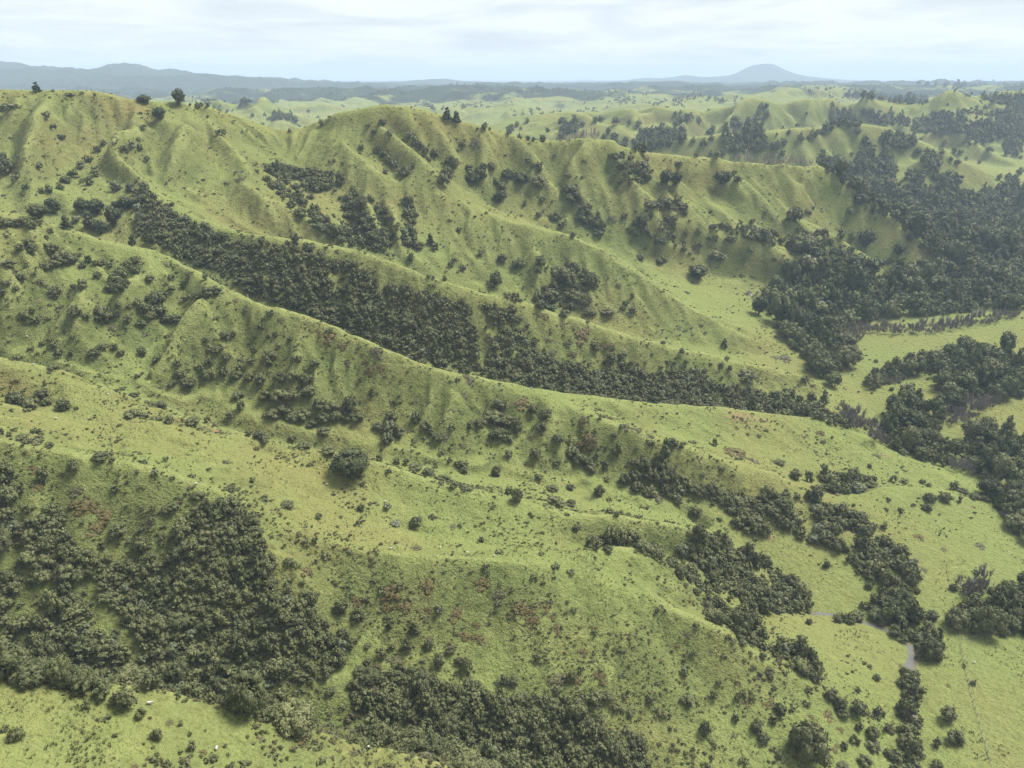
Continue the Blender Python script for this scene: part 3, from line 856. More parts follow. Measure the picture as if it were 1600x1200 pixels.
def ico():
    global _ICO
    if _ICO is None:
        p = (1 + 5 ** 0.5) / 2
        v = np.array([(-1, p, 0), (1, p, 0), (-1, -p, 0), (1, -p, 0), (0, -1, p), (0, 1, p), (0, -1, -p), (0, 1, -p), (p, 0, -1), (p, 0, 1), (-p, 0, -1), (-p, 0, 1)], float)
        v /= np.linalg.norm(v[0])
        f = np.array([(0, 11, 5), (0, 5, 1), (0, 1, 7), (0, 7, 10), (0, 10, 11), (1, 5, 9), (5, 11, 4), (11, 10, 2), (10, 7, 6), (7, 1, 8), (3, 9, 4), (3, 4, 2), (3, 2, 6), (3, 6, 8), (3, 8, 9), (4, 9, 5), (2, 4, 11), (6, 2, 10), (8, 6, 7), (9, 8, 1)])
        _ICO = v, f
    return _ICO


def crown(seed, height=1.5, lobes=9, leaves=320, size=0.15, shape='round', base=0.12, core=0.80, fill=1.0):
    """a crown of leafy lobes round a branching core: triangles only.  Returns vertices, triangles"""
    rng = np.random.default_rng(seed)
    C, R = [], []
    zc, rz = base * height + (height * (1 - base)) * 0.5, height * (1 - base) * 0.5
    for k in range(lobes):
        a = k * 2.39996 + rng.uniform(-0.4, 0.4)
        w = (k + 0.5) / lobes
        zz = 1 - 2 * w
        if shape == 'cone':
            zt = 1 - w ** 0.75
            rad = 0.10 + 0.62 * (1 - zt)
            c = (rad * math.cos(a) * 0.85, rad * math.sin(a) * 0.85, base * height + zt * (height * (1 - base) - 0.2) + 0.1)
            r = 0.22 + 0.20 * (1 - zt)
        elif shape == 'dome':
            zz = 1 - 1.25 * w
            rad = math.sqrt(max(0, 1 - zz * zz))
            c = (0.62 * rad * math.cos(a), 0.62 * rad * math.sin(a), zc - 0.25 * rz + 0.72 * rz * zz)
            r = rng.uniform(0.34, 0.46)
        else:
            rad = math.sqrt(max(0, 1 - zz * zz))
            c = (0.60 * rad * math.cos(a), 0.60 * rad * math.sin(a), zc + 0.66 * rz * zz)
            r = rng.uniform(0.32, 0.48)
        C.append([c[0] + rng.uniform(-.1, .1), c[1] + rng.uniform(-.1, .1), c[2] + rng.uniform(-.08, .08) * height])
        R.append(r * rng.uniform(0.85, 1.15))
    C, R = np.array(C), np.array(R)
    iv, jf = ico()
    V, T = [], []
    n0 = 0
    for c, r in zip(C, R):
        jit = 1 + rng.uniform(-0.22, 0.22, (12, 1))
        vv = iv * jit * r * core * np.array([1, 1, min(1.15, 0.8 * height ** 0.5)]) + c
        vv[:, 2] = np.maximum(vv[:, 2], 0.01)
        V.append(vv)
        T.append(jf + n0)
        n0 += 12
    n = int(leaves * fill)
    li = rng.choice(len(C), n, p=R ** 2 / (R ** 2).sum())
    d = rng.normal(size=(n, 3))
    d[:, 2] = d[:, 2] + 0.25
    d /= np.linalg.norm(d, axis=1)[:, None]
    p = C[li] + d * (R[li] * rng.uniform(0.72, 1.16, n))[:, None] * np.array([1, 1, min(1.15, 0.8 * height ** 0.5)])
    inside = np.zeros(n, bool)
    for c, r in zip(C, R):
        inside |= np.linalg.norm(p - c, axis=1) < r * 0.66
    p, d = p[~inside], d[~inside]
    p[:, 2] = np.maximum(p[:, 2], 0.03)
    n = len(p)
    nrm = d + rng.normal(size=(n, 3)) * 0.55
    nrm /= np.linalg.norm(nrm, axis=1)[:, None]
    ax = np.cross(nrm, rng.normal(size=(n, 3)))
    ax /= np.linalg.norm(ax, axis=1)[:, None] + 1e-9
    bx = np.cross(nrm, ax)
    s = (size * rng.uniform(0.6, 1.35, n))[:, None]
    quad = [p + ax * s, p + bx * s * 0.7 + nrm * s * 0.2, p - ax * s, p - bx * s * 0.7 - nrm * s * 0.15]
    V.append(np.stack(quad, 1).reshape(-1, 3))
    i = n0 + np.arange(n) * 4
    T.append(np.stack([i, i + 1, i + 2], 1))
    T.append(np.stack([i, i + 2, i + 3], 1))
    return np.concatenate(V), np.concatenate(T)


def blades(seed, n=9, spread=0.6, tall=1.0, wide=0.10):
    rng = np.random.default_rng(seed)
    V, T = [], []
    for k in range(n):
        a, l = rng.uniform(0, 6.28), rng.uniform(0.5, 1.0) * tall
        o = np.array([math.cos(a), math.sin(a), 0])
        b = o * rng.uniform(0, 0.35) * spread
        tip = b + o * rng.uniform(0.1, 0.9) * spread + np.array([0, 0, l])
        side = np.array([-o[1], o[0], 0]) * wide
        V += [b - side, b + side, tip]
        T.append((3 * k, 3 * k + 1, 3 * k + 2))
    return np.array(V), np.array(T)


def tube(points, radii, sides=5):
    """one tapering limb"""
    P = np.array(points, float)
    V, T = [], []
    for k in range(len(P)):
        d = P[min(k + 1, len(P) - 1)] - P[max(k - 1, 0)]
        d = d / (np.linalg.norm(d) + 1e-9)
        a = np.cross(d, (0.31, 0.95, 0.1))
        a /= np.linalg.norm(a) + 1e-9
        b = np.cross(d, a)
        for s in range(sides):
            w = 2 * math.pi * s / sides
            V.append(P[k] + (a * math.cos(w) + b * math.sin(w)) * radii[k])
    for k in range(len(P) - 1):
        for s in range(sides):
            i, j = k * sides + s, k * sides + (s + 1) % sides
            T += [(i, j, j + sides), (i, j + sides, i + sides)]
    e = (len(P) - 1) * sides
    T += [(e, e + s, e + s + 1) for s in range(1, sides - 1)]
    return np.array(V), np.array(T)


def merge(parts):
    V, T, n = [], [], 0
    for v, t in parts:
        V.append(v)
        T.append(np.asarray(t) + n)
        n += len(v)
    return np.concatenate(V), np.concatenate(T)


def trunk_shape(seed, h=0.8, r=0.10, limbs=4):
    rng = np.random.default_rng(seed)
    parts = [tube([(0, 0, -0.25), (0.02, 0.01, h * 0.4), (rng.uniform(-.06, .06), rng.uniform(-.06, .06), h)], [r, r * 0.75, r * 0.4], 6)]
    for k in range(limbs):
        a = 6.28 * k / limbs + rng.uniform(-.5, .5)
        z = h * rng.uniform(0.25, 0.8)
        parts.append(tube([(0, 0, z), (0.25 * math.cos(a), 0.25 * math.sin(a), z + 0.2), (0.5 * math.cos(a), 0.5 * math.sin(a), z + 0.5)], [r * 0.5, r * 0.35, r * 0.15], 4))
    return merge(parts)


def twiggy(seed, n=260, h=1.9, up=0.75):
    """leafless crown: forking limbs and many fine upright twigs"""
    rng = np.random.default_rng(seed)
    parts = []
    tips = []
    for k in range(8):
        a = rng.uniform(0, 6.28)
        r = rng.uniform(0.25, 0.75)
        z = rng.uniform(0.35, 0.75) * h
        e = np.array([r * math.cos(a), r * math.sin(a), z])
        parts.append(tube([(0, 0, 0.15 * h), e * np.array([.5, .5, .62]), e], [0.05, 0.035, 0.02], 3))
        tips.append(e)
    V, T = [], []
    for k in range(n):
        e = tips[rng.integers(len(tips))] * np.array([1, 1, rng.uniform(0.5, 1.0)])
        d = rng.normal(size=3) * (1 - up)
        d[2] = abs(d[2]) + up
        o = e + np.array([e[0], e[1], 0]) * rng.uniform(-.3, .3)
        tip = o + d / np.linalg.norm(d) * rng.uniform(0.3, 0.65) + np.array([e[0], e[1], 0]) * 0.2
        tip[2] = min(tip[2], h)
        s = rng.normal(size=3)
        s = s / np.linalg.norm(s) * 0.034
        V += [o - s, o + s, tip]
        T.append((3 * k, 3 * k + 1, 3 * k + 2))
    parts.append((np.array(V), np.array(T)))
    return merge(parts)


def tri_mesh(name, shape, mat, smooth=False):
    v, t = shape
    return raw_mesh(name, v, t, mat, smooth=smooth, k=3)


# near variants carry many leaves, far ones few
SHAPES = {
    'shrub': [crown(100 + k, height=h, lobes=9, leaves=520, size=0.115, shape=s, base=0.02) for k, (h, s) in enumerate([(1.55, 'round'), (1.35, 'dome'), (1.75, 'round'), (1.45, 'dome'), (1.2, 'dome')])],
    'big': [crown(120 + k, height=h, lobes=18, leaves=1900, size=0.062, shape=s, base=0.03) for k, (h, s) in enumerate([(1.5, 'round'), (1.35, 'dome'), (1.6, 'round')])],
    'shrub_far': [crown(130 + k, height=h, lobes=6, leaves=120, size=0.19, shape=s, base=0.0) for k, (h, s) in enumerate([(1.5, 'round'), (1.3, 'dome'), (1.7, 'round'), (1.4, 'dome')])],
    'shrub_tall': [crown(150 + k, height=2.5, lobes=10, leaves=420, size=0.14, shape='round', base=0.03) for k in range(2)],
    'scrap': [crown(160 + k, height=0.95, lobes=4, leaves=42, size=0.26, shape='dome', base=0.0) for k in range(3)],
    'tree_tiny': [crown(180 + k, height=h, lobes=3, leaves=34, size=0.28, shape='round', base=0.0) for k, h in enumerate((1.8, 2.2, 1.6))],
    'fleck': [crown(170 + k, height=0.8, lobes=1, leaves=14, size=0.4, shape='dome', base=0.0) for k in range(3)],
    'tree': [crown(200 + k, height=h, lobes=14, leaves=620, size=0.115, shape=s, base=0.10) for k, (h, s) in enumerate([(2.0, 'round'), (2.5, 'cone'), (1.7, 'dome'), (2.2, 'round'), (2.2, 'cone')])],
    'tree_far': [crown(230 + k, height=h, lobes=9, leaves=260, size=0.13, shape=s, base=0.06) for k, (h, s) in enumerate([(2.0, 'round'), (2.4, 'cone'), (1.8, 'dome'), (2.8, 'cone'), (2.2, 'round')])],
    'conifer': [crown(260 + k, height=3.0, lobes=18, leaves=520, size=0.12, shape='cone', base=0.05) for k in range(2)],
    'fern': [crown(280 + k, height=0.55, lobes=5, leaves=190, size=0.14, shape='dome', base=0.0, core=0.7) for k in range(3)],
    'twigs': [twiggy(300 + k) for k in range(3)],
    'twigs_tall': [twiggy(310 + k, 200, 3.4, 0.9) for k in range(2)],
    'tuft': [blades(320 + k) for k in range(4)],
}
MATS = {'shrub': M_SCRUB, 'big': M_SCRUB, 'shrub_far': M_SCRUB, 'shrub_tall': M_SCRUB, 'scrap': M_SCRUB, 'fleck': M_OLIVE, 'tree': M_TREE, 'tree_far': M_TREE, 'conifer': M_TREE, 'fern': M_FERN, 'twigs': M_TWIG, 'twigs_tall': M_POPLAR, 'tuft': M_RUSH}
_MESH = {}


def shape_mesh(kind, k, mat=None, name=None):
    mat = mat or MATS[kind]
    key = (kind, k, mat.name)
    if key not in _MESH:
        _MESH[key] = tri_mesh(name or kind, SHAPES[kind][k], mat)
    return _MESH[key]


TRUNKS = [tri_mesh('trunk', trunk_shape(400 + k), M_BARK, True) for k in range(3)]

RNG = np.random.default_rng(11)

# ------------------------------------------------------------------ what grows where, read off the photograph
# polygons of closed bush in photograph pixels: kind, smallest and largest crown half width in metres, packing, phrase
MASSES = [
    ('shrub', 1.9, 3.2, 1.0, 'in the dense scrub of the gully below the nearest brow', [
        [(160, 900), (270, 872), (275, 815), (330, 785), (362, 778), (395, 805), (415, 855), (430, 895), (430, 930), (480, 945), (500, 990), (545, 990), (545, 1030), (500, 1058), (430, 1058), (370, 1048), (320, 1030), (250, 1022), (225, 1010), (200, 965), (165, 930)],
        [(45, 845), (70, 800), (100, 800), (112, 850), (150, 880), (130, 900), (110, 900), (50, 905), (38, 880)],
        [(-30, 740), (12, 742), (18, 775), (24, 820), (14, 860), (-30, 880)], [(-30, 885), (20, 900), (25, 940), (0, 960), (-30, 960)],
        [(72, 930), (100, 918), (140, 935), (140, 962), (95, 968)], [(88, 985), (110, 962), (150, 985), (195, 1010), (190, 1030), (95, 1028)],
        [(548, 1070), (570, 1052), (620, 1045), (680, 1060), (720, 1070), (790, 1090), (850, 1082), (915, 1105), (925, 1150), (1000, 1145), (1015, 1200), (830, 1185), (720, 1145), (640, 1125), (560, 1105)],
        [(130, 900), (170, 880), (260, 870), (270, 890), (180, 915)],
    ]),
    ('shrub', 2.4, 4.2, 0.95, 'in the row of scrub along the edge of the nearest brow', [
        [(-20, 1012), (60, 1015), (100, 1030), (140, 1048), (150, 1072), (115, 1062), (60, 1058), (-20, 1050)],
        [(165, 1038), (230, 1040), (330, 1052), (400, 1085), (440, 1108), (475, 1125), (470, 1138), (400, 1105), (330, 1080), (230, 1060), (165, 1052)],
        [(575, 1148), (640, 1155), (700, 1172), (770, 1190), (830, 1195), (830, 1210), (740, 1205), (690, 1182), (600, 1160)],
    ]),
    ('shrub', 2.2, 3.6, 0.95, 'in the dense scrub round the end of the grassy shelf', [
        [(925, 848), (985, 830), (1005, 848), (1060, 880), (1105, 905), (1110, 925), (1065, 900), (1040, 880), (990, 855), (930, 856)],
        [(1085, 832), (1130, 835), (1190, 872), (1255, 920), (1272, 950), (1205, 955), (1165, 965), (1130, 925), (1108, 905), (1095, 880), (1060, 860)],
        [(1103, 932), (1150, 950), (1192, 990), (1195, 1012), (1150, 985), (1108, 965)],
        [(1200, 1003), (1240, 1003), (1265, 1025), (1284, 1050), (1270, 1060), (1235, 1030), (1205, 1015)],
    ]),
    ('shrub', 2.4, 4.0, 0.95, 'in the belt of scrub along the foot of the third spur', [
        [(985, 725), (1010, 715), (1025, 712), (1050, 735), (1075, 745), (1070, 768), (1040, 770), (1020, 745), (990, 745)],
        [(1080, 752), (1140, 765), (1200, 768), (1245, 765), (1280, 778), (1300, 800), (1322, 798), (1345, 802), (1368, 835), (1400, 850), (1430, 875), (1425, 908), (1390, 915), (1340, 890), (1310, 855), (1255, 842), (1205, 812), (1140, 790), (1090, 770)],
        [(1150, 795), (1190, 795), (1195, 830), (1160, 830)],
        [(1280, 735), (1310, 740), (1340, 738), (1370, 745), (1340, 752), (1330, 768), (1300, 765)],
    ]),
    ('shrub', 2.2, 3.6, 1.0, 'in the long dark band of bush behind the third spur', [
        [(205, 300), (240, 305), (265, 325), (300, 350), (330, 360), (355, 375), (400, 383), (440, 380), (490, 382), (503, 402), (512, 440), (545, 445), (560, 420), (600, 446), (640, 446), (690, 460), (730, 472), (735, 495), (748, 545), (700, 560), (680, 552), (600, 536), (540, 512), (480, 487), (420, 467), (380, 446), (330, 417), (290, 397), (250, 382), (212, 370), (222, 340)],
        [(760, 560), (790, 505), (815, 510), (840, 545), (870, 565), (910, 566), (930, 580), (970, 566), (1010, 580), (1060, 575), (1090, 575), (1115, 595), (1180, 616), (1230, 626), (1290, 645), (1328, 655), (1330, 668), (1280, 650), (1200, 635), (1050, 626), (900, 610), (800, 592)],
        [(515, 405), (545, 405), (560, 415), (540, 424), (515, 420)], [(750, 475), (800, 482), (812, 500), (780, 505)],
    ]),
    ('shrub', 2.6, 4.2, 1.0, 'in the dark wedge of bush on the far gully slope', [
        [(550, 292), (540, 312), (528, 378), (562, 385), (605, 395), (600, 362), (580, 347), (566, 312)],
        [(405, 272), (420, 272), (470, 315), (515, 352), (535, 374), (520, 372), (470, 335), (430, 300)],
        [(415, 262), (440, 256), (480, 266), (530, 272), (538, 287), (520, 299), (470, 296), (430, 281)],
        [(590, 325), (605, 330), (612, 385), (600, 375)], [(633, 312), (645, 308), (650, 335), (640, 342)], [(628, 350), (645, 346), (650, 385), (630, 385)],
    ]),
    ('shrub', 2.4, 3.8, 0.8, 'in the patch of bush under the long bright crest', [
        [(860, 440), (885, 412), (935, 428), (933, 446), (915, 455), (895, 478), (870, 482), (840, 476), (836, 460)],
        [(905, 330), (920, 322), (930, 340), (945, 350), (940, 365), (905, 345)], [(980, 355), (1000, 345), (1012, 350), (1000, 368), (985, 368)],
        [(1030, 345), (1055, 342), (1060, 360), (1070, 392), (1050, 380), (1035, 362)], [(1225, 370), (1245, 358), (1275, 365), (1310, 388), (1290, 398), (1240, 395)],
        [(1000, 322), (1060, 312), (1075, 325), (1020, 328)], [(1120, 350), (1170, 352), (1210, 375), (1190, 378), (1140, 365)], [(965, 235), (985, 245), (1005, 285), (985, 275)], [(985, 255), (1010, 250), (1018, 280), (995, 285)],
    ]),
    ('tree', 4.5, 8.6, 0.92, 'in the closed forest on the valley floor', [
        [(1275, 250), (1300, 245), (1345, 268), (1420, 304), (1500, 330), (1620, 345), (1620, 480), (1540, 478), (1480, 486), (1400, 492), (1340, 500), (1318, 520), (1330, 560), (1300, 600), (1270, 575), (1240, 545), (1215, 512), (1195, 468), (1215, 435), (1250, 412), (1265, 398), (1300, 392), (1345, 408), (1395, 445), (1440, 432), (1490, 417), (1440, 386), (1400, 350), (1345, 312), (1312, 285)],
        [(1330, 250), (1390, 250), (1400, 290), (1440, 290), (1500, 300), (1560, 300), (1620, 290), (1620, 345), (1500, 330), (1420, 304)],
    ]),
    ('tree', 3.6, 6.0, 0.9, 'in the grove beside the winding stream', [
        [(1480, 548), (1520, 533), (1560, 548), (1620, 575), (1620, 615), (1540, 620), (1490, 622), (1462, 600), (1470, 572)],
        [(1385, 628), (1420, 618), (1465, 642), (1468, 668), (1462, 700), (1440, 715), (1400, 702), (1378, 682)],
        [(1510, 685), (1545, 668), (1620, 690), (1620, 785), (1575, 775), (1530, 742), (1505, 722)],
        [(1345, 592), (1400, 565), (1470, 560), (1478, 575), (1400, 585), (1360, 605)],
        [(1545, 775), (1620, 790), (1620, 850), (1590, 835), (1570, 805)], [(1425, 655), (1475, 690), (1500, 720), (1470, 725), (1430, 712)],
    ]),
    ('tree', 3.2, 5.0, 0.9, 'among the dark trees at the edge of the lowest paddock', [
        [(1490, 975), (1500, 950), (1540, 935), (1570, 918), (1620, 900), (1620, 985), (1545, 992), (1510, 985)],
        [(1352, 950), (1375, 928), (1405, 925), (1430, 950), (1425, 972), (1385, 972)],
    ]),
    ('shrub', 2.0, 3.2, 0.95, 'along the little stream at the valley bottom', [
        [(1295, 955), (1320, 938), (1355, 945), (1355, 968), (1310, 968)], [(1395, 978), (1425, 975), (1460, 985), (1472, 1010), (1460, 1030), (1435, 1025), (1430, 1000), (1400, 998)],
        [(1412, 1048), (1428, 1045), (1436, 1085), (1428, 1125), (1414, 1122)], [(1402, 1140), (1430, 1132), (1440, 1200), (1400, 1205)],
        [(1372, 902), (1400, 905), (1425, 918), (1405, 925), (1375, 920)],
    ]),
    ('tree', 5.0, 8.0, 0.9, 'in a dark copse on the far hills', [
        [(1320, 146), (1345, 143), (1448, 148), (1450, 160), (1420, 162), (1380, 156), (1320, 150)],
        [(1530, 146), (1560, 150), (1620, 148), (1620, 205), (1590, 200), (1560, 190), (1545, 178), (1580, 165), (1545, 158)],
        [(1340, 180), (1310, 190), (1298, 184), (1325, 172)], [(1262, 212), (1300, 196), (1315, 185), (1320, 192), (1290, 208), (1262, 218)],
        [(1352, 182), (1390, 178), (1420, 188), (1418, 198), (1380, 192), (1355, 190)], [(1450, 180), (1490, 178), (1510, 188), (1500, 208), (1470, 212), (1450, 205), (1425, 205), (1425, 195)],
        [(1375, 215), (1390, 208), (1425, 213), (1432, 222), (1415, 232), (1380, 230)], [(1505, 195), (1570, 190), (1575, 212), (1540, 222), (1510, 222)],
        [(985, 220), (1010, 205), (1050, 200), (1070, 210), (1065, 222), (1020, 235), (995, 238)], [(1130, 210), (1190, 200), (1200, 225), (1185, 240), (1135, 235)],
        [(1565, 215), (1590, 225), (1595, 248), (1570, 240)], [(1440, 242), (1470, 240), (1468, 268), (1445, 270)], [(1450, 262), (1490, 275), (1500, 296), (1465, 298)],
        [(1340, 245), (1380, 245), (1400, 268), (1395, 280), (1360, 270)], [(1415, 275), (1435, 272), (1440, 290), (1420, 295)],
        [(1570, 180), (1600, 178), (1600, 230), (1575, 222)], [(875, 195), (900, 190), (903, 203), (880, 212)], [(415, 186), (435, 175), (458, 180), (458, 186)],
    ]),
    ('bare', 3.4, 5.6, 1.25, 'in the grey leafless willows along the stream', [
        [(1322, 520), (1345, 506), (1400, 505), (1450, 508), (1500, 498), (1550, 490), (1592, 486), (1585, 494), (1500, 510), (1450, 518), (1400, 518), (1350, 515), (1335, 535), (1328, 545)],
        [(1470, 640), (1500, 630), (1560, 618), (1555, 630), (1510, 655), (1478, 660)], [(1400, 578), (1450, 572), (1455, 580), (1410, 592), (1360, 605)],
        [(1482, 712), (1522, 715), (1520, 738), (1490, 735)], [(1498, 912), (1540, 900), (1548, 915), (1505, 930)], [(1310, 632), (1338, 645), (1340, 668), (1320, 665)], [(1355, 660), (1385, 665), (1392, 690), (1368, 690)],
        [(1550, 780), (1585, 800), (1595, 835), (1575, 825)],
    ]),
    ('poplar', 3.4, 5.0, 1.0, 'in the pale leafless poplars behind the long ridge', [
        [(868, 222), (930, 205), (938, 218), (880, 228)], [(1142, 248), (1200, 244), (1270, 255), (1270, 260), (1200, 258), (1150, 254)],
    ]),
]

